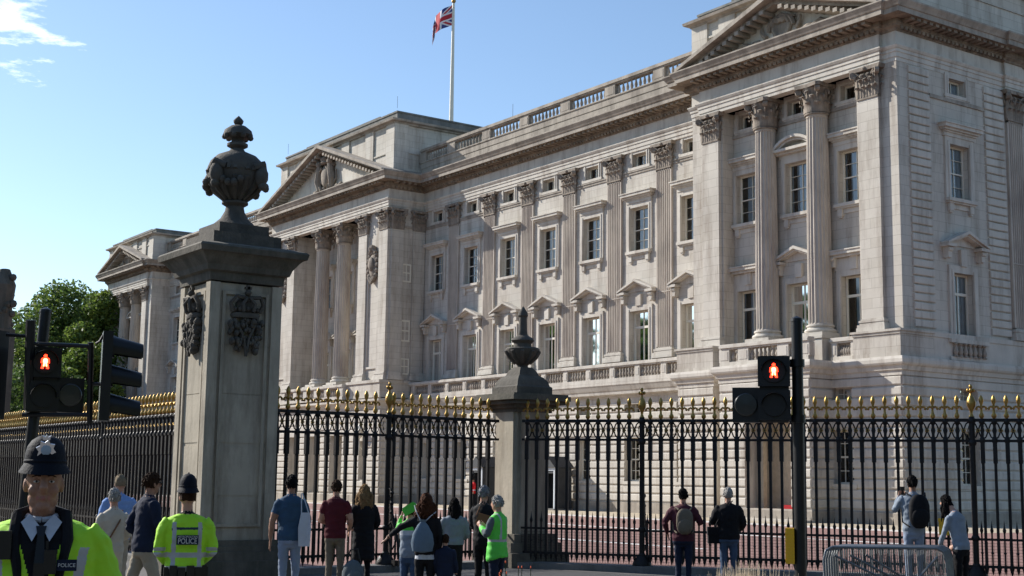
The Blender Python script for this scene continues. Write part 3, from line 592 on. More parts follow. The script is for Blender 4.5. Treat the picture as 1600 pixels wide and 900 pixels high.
for a in (-7.5, 7.5):
    b_ = MB(); b_.tube([(0, 0, 0), (0, 0, .9)], .05, 8); b_.lathe([(.06, 0), (.2, .12), (.3, .6), (.34, .66), (.12, .9), (.03, 1.05)], 8, c=(0, 0, .9)); b_.tube([(0, .3, .1), (0, .1, .3), (0, 0, .5)], .04, 6); pl(b_.obj('wall_lantern', 'frame_white', None, (CX+a, -3.75, 3.6)))
path = [(CX+9.85, -.55), (CX+9.85, -3.4), (CX-9.85, -3.4), (CX-9.85, -.55)]
b_ = MB(); b_.sweep(path, [(-.1, 6.55), (.08, 6.55), (.08, 6.75), (.16, 6.78), (.3, 7.02), (.5, 7.1), (.5, 7.25), (-2.2, 7.36)]); pl(b_.obj('base_moulding', 'stone_smooth'))
b_ = MB(); b_.sweep(path, [(-.05, 0), (.1, 0), (.1, .5), (-.05, .58)]); pl(b_.obj('plinth', 'stone_worn'))
b_ = MB(); b_.box(CX+9.66, CX+9.74, -2.95, -.02, 19.62, 19.8); pl(b_.obj('string_course', 'stone_worn'))
rust(-3.35, -.6, .62, 6.55, [], (CX+9.85, 0, 0), HP)
b_ = MB(); b_.box(CX+9.7, CX+9.86, -3.38, -.56, 0, 7.3); pl(b_.obj('ground_floor_wall', 'stone_smooth'))
for y in (-2.35, -.55):
    p_ = pilaster(CX+9.62, y, HP, True); p_.scale = (.8, 1, 1)
for z, s_ in ((15.7, 1.15), (11.4, 1.35), (9.05, 1.0)):
    w_ = window(KS, (CX+9.79, -1.48, z), HP); w_.scale = (1, 1, s_)
pediment(CX, 10.35, -4.15, -3.05, 23.42, 3.75, 'arms')
attic(CX-9.45, CX+9.45, -2.5, 5.4, 23.5, 27.35, 28.35)
for px_ in ((-44.9, -2.2, 28.6), (-63, -2.2, 28.6), (-33, -.2, 25.7)):
    b_ = MB(); b_.tube([(0, 0, 0), (0, 0, .9)], .012, 5); pl(b_.obj('lightning_rod', 'iron', None, px_))
# --- side elevation of the near pavilion
ys = [2.3, 10.6]
H = []; HG = []
for y in ys: H += [(y-.72, y+.72, 7.4, 11.5), (y-.72, y+.72, 15., 17.6), (y-.6, y+.6, 20.02, 20.8)]; HG += [(y-.65, y+.65, 1.75, 4.2), (y-.65, y+.65, 5.5, 6.2)]
wallm('side_wall', -2.0, SIDE, 8.6, 20.95, [(a, c, max(d, 8.6), e) for a, c, d, e in H], (0, 0, 0), HP)
wallm('ground_floor_wall', -2.35, SIDE, 0, 7.35, HG, (.1, 0, 0), HP, .42, 'stone_smooth')
KA = wkind('window', 1.44, 8.6, 11.5, (0,), ((10.57, .13),), hood='ped', hw=1.55, hz=12.75, bw=.34); KB = wkind('window', 1.44, 15.0, 17.6, (0,), ((15.65, .022), (16.3, .06), (16.95, .022)), hood='flat', hw=1.4, hz=18.4, sill=(1.05, 14.4, 15.0, .26), bw=.34, bars_t=.035)
for y in ys: window(KA, (0, y, 0), HP); window(KB, (0, y, 0), HP); window(K3, (0, y, 0), HP); window(G1, (.1, y, 0), HP); window(G2, (.1, y, 0), HP)
rust(-2.35, 13, .62, 6.55, HG, (.1, 0, 0), HP)
for a, c in ((-1.25, .2), (4.35, 5.85)): rust(a, c, 8.75, 20.9, [], (0, 0, 0), HP, step=.386, gap=.07, proud=.09, name='quoin_block')
pilaster(0, 6.7, HP); b_ = MB(); b_.box(-.02, .07, .25, 4.3, 19.62, 19.8); pl(b_.obj('string_course', 'stone_worn'))
b_ = MB(); b_.box(-1, .2, -2.3, SIDE, 7.37, 8.38); b_.box(-1, .243, -2.3, SIDE, 8.38, 8.607); pl(b_.obj('pedestal', 'stone_smooth'))
b_ = MB(); b_.box(.2, .3, .9, 3.7, 7.4, 7.56); b_.box(.2, .36, .9, 3.7, 8.2, 8.38); o_ = pl(b_.obj('balustrade', 'stone_smooth'))
for i in range(7): put('baluster', BL, o_, (.3, 1.25+i*.35, 7.56))
# --- things on and around the palace
FP = thing('flagpole', 'tall white flagpole on the palace roof flying a flag', 'flagpole', (-53.9, 8.2, 25.2))
b_ = MB(); b_.tube([(0, 0, 0), (0, 0, 6), (0, 0, 16.3)], [.22, .19, .11], 10); b_.obj('pole', 'frame_white', FP)
b_ = MB(); b_.ball((0, 0, 16.5), .2, 10); b_.obj('finial', 'gold', FP)
mat('flag_blue', (.03, .05, .22), .8); mat('flag_red', (.5, .03, .045), .8); mat('flag_white', (.75, .75, .78), .8)
b_ = MB(); nu, nv = 72, 36; V_ = []
for i in range(nu+1):
    for j in range(nv+1):
        u, v = i/nu, j/nv; s_ = u*3.4
        x = -min(s_, 2.0)*.62-max(0, s_-2.0)*.12; z = -.28*s_-.16*s_*s_*(.4 if s_ < 2 else .62)
        w_ = .22*math.sin(s_*3.1+v*1.4)*min(1, s_)
        q = RT*(x*1.25)+fw*(w_+.25*s_)+Vector((0, 0, z-(1-v)*1.8*(1-.18*u)+.1*math.sin(s_*2.4)*u)); V_.append(tuple(q))
F_ = []; MI = []
for i in range(nu):
    for j in range(nv):
        F_.append((i*(nv+1)+j, (i+1)*(nv+1)+j, (i+1)*(nv+1)+j+1, i*(nv+1)+j+1)); u, v = ((i+.5)/nu-.5)*2, (j+.5)/nv-.5
        d = min(abs(v-u/2), abs(v+u/2)); c = 0
        if d < .13: c = 2
        if d < .05: c = 1
        if abs(u) < .24 or abs(v) < .2: c = 2
        if abs(u) < .13 or abs(v) < .11: c = 1
        MI.append(c)
b_.add(V_, F_, 0, True); b_.m = MI
tag(b_.obj('flag', ['flag_blue', 'flag_red', 'flag_white'], None, (-53.9, 8.2, 41.4)), 'red, white and blue union flag drooping from the rooftop pole', 'flag')
def sentry(x, y, lab):
    t_ = thing('sentry_box', lab, 'sentry box', (x, y, 0), .0, 'sentry boxes against the palace wall')
    b_ = MB(); b_.box(-.6, -.5, -.6, .6, .1, 2.5); b_.box(.5, .6, -.6, .6, .1, 2.5); b_.box(-.5, .5, .5, .6, .1, 2.5); b_.box(-.5, .5, -.6, -.5, 2.15, 2.5); b_.obj('body', 'lead', t_)
    b_ = MB(); b_.prism([(-.75, 2.5), (.75, 2.5), (.62, 2.62), (0, 3.15), (-.62, 2.62)], -.75, .7); b_.obj('roof', 'lead', t_)
    b_ = MB(); b_.box(-.6, -.48, -.64, -.602, .1, 2.3); b_.box(.48, .6, -.64, -.602, .1, 2.3); b_.box(-.6, .6, -.64, -.602, 2.3, 2.5); b_.obj('door_frame', 'curtain', t_)
    b_ = MB(); b_.box(-.7, .7, -.75, .65, 0, .1); b_.obj('step', 'kerb_stone', t_)
    for i in range(9):
        b_ = MB(); b_.box(.6, .625, -.6, .6, .12+i*.262, .12+i*.262+.25); b_.obj('board', 'lead', t_)
sentry(-25.9, -1.6, 'black sentry box beside the small gate pier, right of the two'); sentry(-31.9, -2.7, 'black sentry box that the guard in red stands at')
cp = MB(); cp.box(-6.9, -5.3, -3.6, -2.6, .27, .45); cp.box(-6.3, -5.3, -3.2, -2.6, .45, .75); mat('carpet', (.4, .01, .015), .9); tag(cp.obj('red_carpet_steps', 'carpet'), 'bright red carpeted steps inside the porch doorway', 'carpet')
# ---------------------------------------------------------------- railings
b_ = MB(); b_.box(-.027, .027, -.027, .027, .1, 2.93); b_.box(-.04, .04, -.04, .04, 2.12, 2.52); b_.lathe([(.02, 2.09), (.036, 2.12), (.036, 2.14)], 8); b_.lathe([(.045, 2.5), (.06, 2.55), (.045, 2.6), (.03, 2.62)], 8); b_.lathe([(.03, 2.84), (.055, 2.88), (.055, 2.93), (.03, 2.96)], 8)
b_.lathe([(.005, .02), (.03, .12), (.045, .17), (.03, .24)], 8); BAR = b_.mesh('bar', 'iron', .9)
b_ = MB(); b_.lathe([(.02, 2.96), (.045, 2.99), (.05, 3.03), (.026, 3.07), (.022, 3.14), (.03, 3.18), (.022, 3.22), (.042, 3.28), (.045, 3.32), (.03, 3.37), (.004, 3.41)], 10)
for s_ in (-1, 1):
    b_.tube([(0, 0, 3.16), (s_*.05, 0, 3.19), (s_*.085, 0, 3.17), (s_*.09, 0, 3.14)], [.018, .022, .02, .016], 6); b_.ball((s_*.088, 0, 3.15), .026, 8); b_.tube([(0, s_*.02, 3.16), (0, s_*.06, 3.18)], .018, 6)
FIN = b_.mesh('finial', 'gold', .9)
b_ = MB(); b_.box(-.016, .016, -.016, .016, .1, .84); b_.lathe([(.012, .8), (.03, .85), (.032, .88), (.018, .92), (.002, 1.05)], 8); b_.lathe([(.012, .42), (.028, .45), (.012, .48)], 8); b_.lathe([(.003, .04), (.028, .14), (.03, .17), (.012, .24)], 8); DOG = b_.mesh('dog_bar', 'iron', .9)
b_ = MB()
for s_ in (-1, 1):
    for t_ in (-1, 1): b_.tube([(s_*.1, 0, 2.735+t_*.17), (s_*.045, 0, 2.735+t_*.12), (s_*.018, 0, 2.735+t_*.05), (0, 0, 2.735)], .015, 5)
    b_.tube([(s_*.1, 0, 2.83), (s_*.075, 0, 2.735), (s_*.1, 0, 2.64)], .009, 5)
PAN = b_.mesh('frieze_panel', 'iron', .9)
b_ = MB()
for i in range(5):
    a = i*2*PI/5; b_.ball((.026*math.cos(a), 0, 2.735+.026*math.sin(a)), .02, 6, sc=(1, .8, 1))
ROS = b_.mesh('rosette', 'gold', .9)
b_ = MB(); b_.tube([(0, 0, .05), (0, 0, 3.0)], .055, 10)
for z in (.2, .72, 2.5, 2.92): b_.lathe([(.06, z-.05), (.085, z), (.06, z+.05)], 10)
b_.lathe([(.2, .0), (.2, .05), (.1, .2)], 10); POST = b_.mesh('post', 'iron', .9)
b_ = MB(); b_.lathe([(.06, 3.0), (.03, 3.06), (.045, 3.12), (.1, 3.2), (.11, 3.27), (.075, 3.36), (.04, 3.4), (.03, 3.44)], 12)
for i in range(4):
    a = i*HP; b_.ball((.06*math.cos(a), .06*math.sin(a), 3.5), .038, 8)
b_.ball((0, 0, 3.57), .045, 8); b_.ball((0, 0, 3.49), .05, 8); b_.v = [(x*.8, y*.8, z) for x, y, z in b_.v]
PFIN = b_.mesh('post_finial', 'gold', .9)
b_ = MB()
b_.tube([(0, .05, 1.5), (0, .13, 1.48), (0, .17, 1.36), (0, .12, 1.28), (0, .1, 1.36)], .025, 6); b_.tube([(0, .17, 1.3), (0, .2, 1.0), (0, .32, .7), (0, .42, .45), (0, .45, .12)], .03, 6)
b_.tube([(0, .05, .75), (0, .2, .85), (0, .28, .72), (0, .18, .6), (0, .1, .5), (0, .22, .3), (0, .32, .4)], .022, 6); b_.box(-.06, .06, .3, .55, 0, .1)
for z in (1.4, 1.2, 1.02): b_.ball((0, .18, z), .045, 6)
STAY = b_.mesh('scroll_stay', 'iron', .9)
def railing(label, p0, p1, posts, zb=.06, pitch=.222, side=1, first=.11):
    p0, p1 = Vector(p0), Vector(p1); d = p1-p0; L_ = d.length; rz = math.atan2(d.y, d.x)
    R = thing('railing', label, 'railing', (p0.x, p0.y, zb), rz, 'forecourt railings')
    for z, a, h in ((2.93, .03, .03), (2.54, .026, .024), (.7, .02, .022), (.2, .022, .025)):
        q = MB(); q.box(0, L_, -a, a, z-h, z+h); q.obj('rail', 'iron', R)
    n_ = int(L_/pitch); bars = []
    for i in range(n_):
        x = first+i*pitch
        if x > L_-.05: break
        if any(abs(x-q) < pitch*.5 for q in posts): x = min(posts, key=lambda q: abs(q-x)); bars.append((x, True))
        else: bars.append((x, False))
    for x, po in bars:
        if po:
            o_ = put('post', POST, R, (x, 0, 0)); put('finial', PFIN, o_); put('scroll_stay', STAY, o_, rz=0 if side > 0 else PI)
        else:
            o_ = put('bar', BAR, R, (x, 0, 0)); put('finial', FIN, o_)
        if x+pitch < L_: put('dog_bar', DOG, R, (x+pitch/2, 0, 0)); o_ = put('frieze_panel', PAN, R, (x+pitch/2, 0, 0)); put('rosette', ROS, o_)
    q = MB(); q.box(-.1, L_+.1, -.28, .28, -.3, .0); q.obj('plinth', 'kerb_stone', R)
    if side > 0:   # fine mesh behind the dog bars
        q = MB()
        for i in range(int(L_/.055)): q.box(i*.055, i*.055+.005, .03, .035, .02, .66)
        for i in range(12): q.box(0, L_, .03, .035, .02+i*.055, .025+i*.055)
        tag(q.obj('wire_mesh', 'iron', R), kind='stuff')
    return R
C0, C1 = Vector((15.35, -33.75)), Vector((27.5, -25.05)); cdir = (C1-C0).normalized()
def on_c(px):  # distance along the right-hand railing at this photo column
    best = min(range(0, 1400), key=lambda i: abs((lambda v: 800+FPX*v.dot(RT)/v.dot(fw))(Vector((C0.x+cdir.x*i*.01, C0.y+cdir.y*i*.01, 1.5))-CAMP)-px)); return best*.01
railing('black railing with gold finials, running from the small pier to the right edge', C0, C1, [on_c(1003), on_c(1522)], side=1)
B0, B1 = Vector((15.28, -39.5)), Vector((14.85, -34.02)); bd = (B1-B0).normalized()
railing('black railing with gold finials, between the large urn pier and the small pier', B0, B1, [2.66], side=-1)
railing('black railing with gold finials receding left from the large urn pier', (14.05, -40.1), (-34, -39.7), [6.7, 18.5, 30.], side=-1)
# ---------------------------------------------------------------- gate piers
P1 = thing('gate_pier', 'large square stone gate pier with carved crests and urn, behind two policemen', 'gate pier', (14.8, -40.22, -.06))
h_ = .72
b_ = MB(); b_.box(-.66, .66, -.66, .66, .5, 5.35)
for sx in (-1, 1):
    for sy in (-1, 1): b_.box(sx*.72-(.2 if sx > 0 else 0), sx*.72+(.2 if sx < 0 else 0), sy*.72-(.2 if sy > 0 else 0), sy*.72+(.2 if sy < 0 else 0), .5, 5.35)
for a in (.28, .4):
    for z0_, z1_ in ((.8, 5.1),):
        pass
b_.obj('shaft', 'pier_stone', P1)
for z in (.5, 1.45, 2.4, 3.3, 4.2):
    q = MB(); q.box(-.67, .67, -.67, .67, z+.012, z+.9); q.obj('stone_block', 'pier_stone', P1)
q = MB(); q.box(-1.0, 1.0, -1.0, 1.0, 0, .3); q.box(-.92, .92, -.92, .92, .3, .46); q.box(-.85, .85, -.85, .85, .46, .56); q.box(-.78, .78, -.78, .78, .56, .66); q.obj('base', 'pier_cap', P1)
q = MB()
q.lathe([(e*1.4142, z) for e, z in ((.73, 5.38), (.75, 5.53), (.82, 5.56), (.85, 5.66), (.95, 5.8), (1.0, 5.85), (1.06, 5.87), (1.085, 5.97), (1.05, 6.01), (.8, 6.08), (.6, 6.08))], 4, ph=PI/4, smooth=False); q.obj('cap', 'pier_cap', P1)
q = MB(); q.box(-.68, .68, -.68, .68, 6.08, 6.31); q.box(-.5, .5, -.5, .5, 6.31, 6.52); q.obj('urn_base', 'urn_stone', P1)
q = MB(); q.lathe([(.46, 6.58), (.4, 6.63), (.27, 6.75), (.19, 6.9), (.17, 7.0), (.25, 7.05), (.25, 7.09), (.18, 7.12), (.3, 7.2), (.45, 7.35), (.54, 7.55), (.55, 7.7), (.5, 7.82), (.38, 7.93), (.16, 8.02), (.12, 8.08), (.2, 8.13), (.2, 8.18), (.12, 8.22), (.12, 8.3)], 28)
for i in range(14):
    a = i*2*PI/14; q.tube([(.2*math.cos(a), .2*math.sin(a), 7.13), (.4*math.cos(a), .4*math.sin(a), 7.3), (.52*math.cos(a), .52*math.sin(a), 7.5)], [.04, .065, .05], 6)
for i in range(28):
    a = i*2*PI/28; q.tube([(.5*math.cos(a), .5*math.sin(a), 7.68+.06*math.sin(i*HP)), (.55*math.cos(a), .55*math.sin(a), 7.6)], .05, 5)
for i in range(4):
    a = i*HP+.5; q.ball((.6*math.cos(a), .6*math.sin(a), 7.52), .17, 10, sc=(.8, .8, 1.15)); q.ball((.63*math.cos(a), .63*math.sin(a), 7.34), .09, 8); q.tube([(.56*math.cos(a+.3), .56*math.sin(a+.3), 7.66), (.64*math.cos(a), .64*math.sin(a), 7.74), (.56*math.cos(a-.3), .56*math.sin(a-.3), 7.66)], .06, 6)
    for j in range(4): q.ball((.57*math.cos(a+.2+j*.2), .57*math.sin(a+.2+j*.2), 7.42-.07*math.sin(j*PI/3)), .07, 7)
q.lathe([(.1, 8.3), (.22, 8.3), (.29, 8.36), (.26, 8.46), (.15, 8.55), (.06, 8.58), (.09, 8.62), (.1, 8.67), (.05, 8.73), (.0, 8.78)], 18)
for i in range(9):
    a = i*2*PI/9; q.ball((.25*math.cos(a), .25*math.sin(a), 8.33), .06, 6)
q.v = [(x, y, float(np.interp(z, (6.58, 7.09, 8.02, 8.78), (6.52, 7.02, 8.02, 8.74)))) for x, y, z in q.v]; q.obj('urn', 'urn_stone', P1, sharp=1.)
def crest():
    b_ = MB(); b_.lathe([(.3, 0), (.33, .05), (.3, .1)], 16, c=(0, 0, 4.62)); b_.v = [(x, y*.45-.0, z) for x, y, z in b_.v]
    for i in range(5):
        a = -1.2+i*.6; b_.ball((.27*math.sin(a), -.1*math.cos(a), 4.79), .055, 7)
    for s_ in (-1, 1):
        b_.tube([(s_*.3, -.05, 4.74), (s_*.36, -.08, 4.9), (s_*.26, -.12, 5.04), (s_*.06, -.1, 5.02), (0, -.08, 4.96)], .042, 6)
        b_.tube([(s_*.1, -.14, 4.74), (s_*.13, -.17, 4.9), (s_*.03, -.12, 5.02)], .035, 6)
    b_.ball((0, -.1, 5.12), .07, 8); b_.box(-.03, .03, -.12, -.06, 5.15, 5.28); b_.box(-.07, .07, -.12, -.06, 5.19, 5.24); b_.ball((0, .0, 4.85), .24, 10, sc=(1, .4, .8))
    r_ = random.Random(3)
    for j in range(95):
        z = 3.95+.66*r_.random(); w_ = .36*min(1, (z-3.85)/.25+.25); b_.ball((r_.uniform(-w_, w_), -.03-.07*r_.random(), z), r_.uniform(.025, .062), 6, sc=(1, 1.3, 1.3))
    b_.tube([(-.2, -.08, 4.5), (-.05, -.1, 4.2), (0, -.1, 3.85)], .03, 5); b_.tube([(.2, -.08, 4.5), (.05, -.1, 4.2), (0, -.1, 3.85)], .03, 5)
    return b_.mesh('crest', 'urn_stone', 1.)
CR = crest()
for a, lx, ly in ((0, 0, -.68), (HP, .68, 0), (PI, 0, .68)): put('crest', CR, P1, (lx, ly, .42), a, (.9, 1.1, .93))
for a, lx, ly in ((0, 0, -.66), (HP, .66, 0)):
    q = MB()
    for x0, x1, z0_, z1_ in ((-.46, -.4, .9, 5.2), (.4, .46, .9, 5.2), (-.4, .4, 5.14, 5.2), (-.4, .4, .9, .96)): q.box(x0, x1, -.05, .02, z0_, z1_)
    q.obj('panel_moulding', 'pier_stone', P1, (lx, ly, 0), a)
P2 = thing('gate_pier', 'small stone gate pier with dark urn finial, in the middle of the railings', 'gate pier', (14.78, -33.36, -.06))
b_ = MB(); b_.box(-.4, .4, -.4, .4, .5, 3.25); b_.box(-.46, .46, -.33, .33, .5, 3.25); b_.box(-.33, .33, -.46, .46, .5, 3.25); b_.obj('shaft', 'pier_stone', P2)
q = MB(); q.box(-.75, .75, -.75, .75, 0, .3); q.box(-.62, .62, -.62, .62, .3, .5); q.box(-.55, .55, -.55, .55, .5, .68); q.obj('base', 'pier_cap', P2)
q = MB()
for e, a, c in ((.47, 3.25, 3.34), (.55, 3.34, 3.42), (.68, 3.42, 3.5), (.76, 3.5, 3.6), (.72, 3.6, 3.64)): q.box(-e, e, -e, e, a, c)
q.obj('cap', 'pier_cap', P2)
q = MB(); q.lathe([(e*1.4142, z) for e, z in ((.47, 3.64), (.47, 3.8), (.43, 3.83), (.4, 3.93), (.33, 4.02), (.26, 4.06), (.22, 4.16), (.15, 4.24))], 4, ph=PI/4, smooth=False); q.lathe([(.13, 4.22), (.12, 4.28), (.17, 4.34), (.3, 4.47), (.37, 4.58), (.38, 4.64), (.35, 4.67), (.2, 4.68), (.19, 4.76), (.26, 4.83), (.23, 4.88), (.12, 4.94), (.095, 5.05), (.085, 5.34), (.115, 5.38), (.1, 5.45), (.03, 5.56), (0, 5.6)], 18)
for i in range(10): q.tube([(.16*math.cos(i*.628), .16*math.sin(i*.628), 4.34), (.31*math.cos(i*.628), .31*math.sin(i*.628), 4.47), (.38*math.cos(i*.628), .38*math.sin(i*.628), 4.6)], .045, 6)
q.obj('finial', 'urn_stone', P2)
# carved pier far left
P3 = thing('carved_pier', 'tall brown carved stone pier at the left edge of the picture', 'gate pier', ground_at(-11, 60., -.06))
b_ = MB(); b_.box(-.5, .5, -.5, .5, 0, 8.2); b_.obj('shaft', 'pier_cap', P3)
b_ = MB(); r_ = random.Random(5)
b_.tube([(0, 0, 8.0), (0, 0, 9.2), (.1, 0, 10.2), (0, 0, 10.9)], [.5, .42, .5, .24], 10)
for j in range(60): b_.ball((r_.uniform(-.38, .4), r_.uniform(-.4, .4), r_.uniform(8.0, 10.6)), r_.uniform(.12, .24), 7)
b_.obj('carving', 'pier_cap', P3)
# ---------------------------------------------------------------- traffic signals
def face_cam(p):
    v = CAMP-Vector(p); return math.atan2(v.y, v.x)+HP      # local -y looks at the camera
MAN = [(-.1, 0), (-.035, 0), (-.02, .15), (.02, .15), (.035, 0), (.1, 0), (.075, .2), (.11, .2), (.1, .36), (.045, .4), (-.045, .4), (-.1, .36), (-.11, .2), (-.075, .2)]
def ped_head(parent, x, z, name='pedestrian_signal'):
    b_ = MB(); b_.box(-.15, .15, -.1, .12, -.34, .34); b_.box(-.165, .165, -.16, -.1, .02, .33); b_.box(-.165, .165, -.16, -.1, -.33, -.02)
    o_ = put(name, b_.mesh(name, 'black_paint'), parent, (x, 0, z))
    for zc in (.175, -.175):
        q = MB(); q.lathe([(.118, 0), (.118, .03)], 20); q.v = [(a, -.162-c, zc+b) for a, b, c in q.v]; put('lens', q.mesh('lens', 'black_paint'), o_)
        q = MB()
        for i in range(12):
            a0, a1 = PI*i/12-.1, PI*(i+1)/12-.1; q.add([(.13*math.cos(a0), -.16, zc+.13*math.sin(a0)), (.13*math.cos(a1), -.16, zc+.13*math.sin(a1)), (.13*math.cos(a1), -.27, zc+.13*math.sin(a1)-.01), (.13*math.cos(a0), -.27, zc+.13*math.sin(a0)-.01)], [(0, 1, 2, 3)], 0, True)
        put('hood', q.mesh('hood', 'black_paint'), o_)
    q = MB(); q.prism([(a*.4, .105+c*.29) for a, c in MAN], -.2, -.194); q.ball((0, -.198, .105+.46*.29), .018, 10, sc=(1, .3, 1)); put('red_man', q.mesh('red_man', 'red_lens'), o_)
    q = MB(); q.prism([(a*.2, .13+c*.2) for a, c in MAN], -.206, -.2005); put('red_man_core', q.mesh('red_man_core', 'red_core'), o_)
    return o_
def wait_box(parent, x, z):
    b_ = MB(); b_.box(-.14, .14, -.1, .1, -.18, .18); o_ = put('wait_indicator', b_.mesh('wait_indicator', 'black_paint'), parent, (x, 0, z))
    q = MB(); q.lathe([(.115, 0), (.12, .02), (.11, .03), (.0, .035)], 22); q.v = [(a, -.1-c, b) for a, b, c in q.v]; put('lens', q.mesh('lens', 'dark_lens'), o_); return o_
def veh_head(parent, x, y, z, rz):
    b_ = MB(); b_.box(-.15, .15, -.05, .05, -.46, .46); o_ = put('vehicle_signal', b_.mesh('vehicle_signal', 'black_paint'), parent, (x, y, z), rz)
    for zc in (.3, 0, -.3):
        q = MB(); n_ = 16; V_ = []
        for i in range(n_+1):
            a = -.55+(PI+1.1)*i/n_; V_ += [(.125*math.cos(a), -.05, zc+.125*math.sin(a)), (.1*math.cos(a), -.36+.06*math.sin(a)*0-.0*i, zc+.1*math.sin(a)-.05)]
        q.add(V_, [(2*i, 2*i+2, 2*i+3, 2*i+1) for i in range(n_)], 0, True); put('hood', q.mesh('hood', 'black_paint'), o_)
        q = MB(); q.lathe([(.11, 0), (.11, .02)], 18); q.v = [(a, -.052-c, zc+b) for a, b, c in q.v]; put('lens', q.mesh('lens', 'dark_lens'), o_)
    return o_
g_ = ground_at(1248, 14., -.06); T1 = thing('traffic_signal', 'black pedestrian signal pole showing a red man, with yellow push-button box, near the barriers', 'traffic signal', g_, face_cam(g_))
b_ = MB(); b_.tube([(0, 0, 0), (0, 0, 3.5)], [.062, .057], 14); b_.lathe([(.062, 3.5), (.06, 3.53), (0, 3.56)], 14); b_.lathe([(.09, 0), (.09, .5), (.065, .56)], 14); b_.obj('pole', 'black_paint', T1)
ped_head(T1, -.24, 2.79); wait_box(T1, -.53, 2.62)
b_ = MB()
for z in (2.48, 3.06): b_.tube([(0, 0, z), (-.1, -.02, z), (-.24, 0, z)], .02, 8); b_.lathe([(.075, z-.04), (.075, z+.04)], 12)
b_.box(-.42, -.1, -.02, .02, 2.44, 2.48); b_.tube([(-.07, .02, 3.1), (-.1, .02, 3.0), (-.09, .02, 2.9)], .015, 6); b_.obj('bracket', 'black_paint', T1)
b_ = MB(); b_.box(-.15, -.06, -.06, .06, 1.0, 1.36)
for i in range(8): b_.box(-.152, -.058, -.066, .066, 1.02+i*.04, 1.045+i*.04)
b_.obj('push_button_box', 'yellow_plastic', T1)
g_ = ground_at(33, 14., -.06); T2 = thing('traffic_signal', 'black signal pole with red man and hooded side-on lights above the front policeman', 'traffic signal', g_, face_cam(g_)+.06)
b_ = MB(); b_.tube([(0, 0, 0), (0, 0, 3.5)], [.062, .057], 14); b_.lathe([(.062, 3.5), (.06, 3.53), (0, 3.56)], 14); b_.obj('pole', 'black_paint', T2).rotation_euler = (0, .045, 0)
def relx(px, py, t_=T2, dp=14.):
    m_ = Matrix.LocRotScale(t_.location, t_.rotation_euler, None).inverted(); return m_ @ at(px, py, dp)
q = relx(69, 592); ped_head(T2, q.x, q.z); q = relx(112, 616); wait_box(T2, q.x, q.z)
q = relx(165, 588); veh_head(T2, q.x, q.y, q.z, 1.5); q = relx(-12, 585); veh_head(T2, q.x, q.y, q.z, -2.4)
b_ = MB(); a_, c_, d_, e_ = relx(52, 537), relx(143, 541), relx(150, 537), relx(162, 523); b_.tube([a_, c_], .022, 8); b_.tube([d_, relx(156, 533), e_], .014, 6); b_.tube([relx(142, 535), relx(140, 662)], .03, 8); b_.tube([relx(35, 648), relx(141, 648)], .022, 8); b_.tube([relx(10, 523), relx(52, 526)], .018, 8); b_.tube([relx(142, 600), relx(160, 600)], .02, 6); b_.tube([relx(10, 523), relx(52, 526)], .018, 8)
b_.tube([relx(48, 500)*1, relx(44, 640)], .05, 8); b_.obj('bracket', 'black_paint', T2)
# small yellow box on the railing
b_ = MB(); b_.box(-.09, .09, -.06, .06, -.15, .15); b_.box(-.1, .1, -.07, .07, .1, .16); b_.box(-.05, .05, -.075, -.06, -.06, .04)
p_ = C0+cdir*on_c(1473); tag(b_.obj('yellow_box', 'yellow_plastic', None, (p_.x+.1, p_.y-.12, .98), math.atan2(cdir.y, cdir.x)), 'small yellow box fixed on the railing beside the woman at the right', 'box')
# ---------------------------------------------------------------- stacked crowd barriers
for i in range(6):
    b_ = MB(); w_, h_ = 1.82, .9
    b_.tube([(-w_/2, 0, .12), (-w_/2, 0, h_-.18), (-w_/2+.04, 0, h_-.05), (-w_/2+.13, 0, h_), (w_/2-.13, 0, h_), (w_/2-.04, 0, h_-.05), (w_/2, 0, h_-.18), (w_/2, 0, .12)], .021, 8)
    b_.tube([(-w_/2, 0, .2), (w_/2, 0, .2)], .019, 8); fr_ = b_.mesh('frame', 'galv')
    r_ = MB()
    g_ = ground_at(1381+i*3, 20.0+i*.13, -.06); t_ = thing('crowd_barrier', 'galvanised steel crowd barrier, number %s from the front of the leaning stack' % ('one', 'two', 'three', 'four', 'five', 'six')[i], 'barrier', g_, YAW+.04+i*.01, 'crowd barriers stacked by the signal pole')
    t_.rotation_euler.x = -.1; t_['label'] = ('frontmost galvanised crowd barrier of the leaning stack', 'second galvanised crowd barrier from the front of the stack', 'third galvanised crowd barrier from the front of the stack', 'fourth galvanised crowd barrier from the front of the stack', 'galvanised crowd barrier last but one in the stack', 'rearmost galvanised crowd barrier, nearest the railing')[i]
    put('frame', fr_, t_)
    for k_ in range(12):
        q = MB(); q.tube([(0, 0, .2), (0, 0, h_)], .0085, 6); put('upright', q.mesh('upright', 'galv'), t_, (-w_/2+.14+k_*.14, 0, 0))
    q = MB(); q.box(-w_/2-.04, -w_/2+.04, -.28, .28, 0, .12) if i % 2 else q.tube([(-w_/2+.3, -.3, .0), (-w_/2+.3, 0, .2), (-w_/2+.3, .3, .0)], .018, 6); q.tube([(w_/2-.3, -.3, .0), (w_/2-.3, 0, .2), (w_/2-.3, .3, .0)], .018, 6); q.obj('foot', 'galv', t_)
    if i in (0, 1, 2):
        q = MB(); q.tube([(-w_/2+.15+i*.2, -.03, h_-.12), (w_/2-.75+i*.1, -.05, .35)], .017, 6); q.obj('brace', 'galv', t_)
    if i == 0:
        q = MB(); q.tube([(w_/2-.15, -.05, h_-.13), (w_/2-.62, -.08, .3)], .02, 6); q.obj('brace', 'galv', t_)
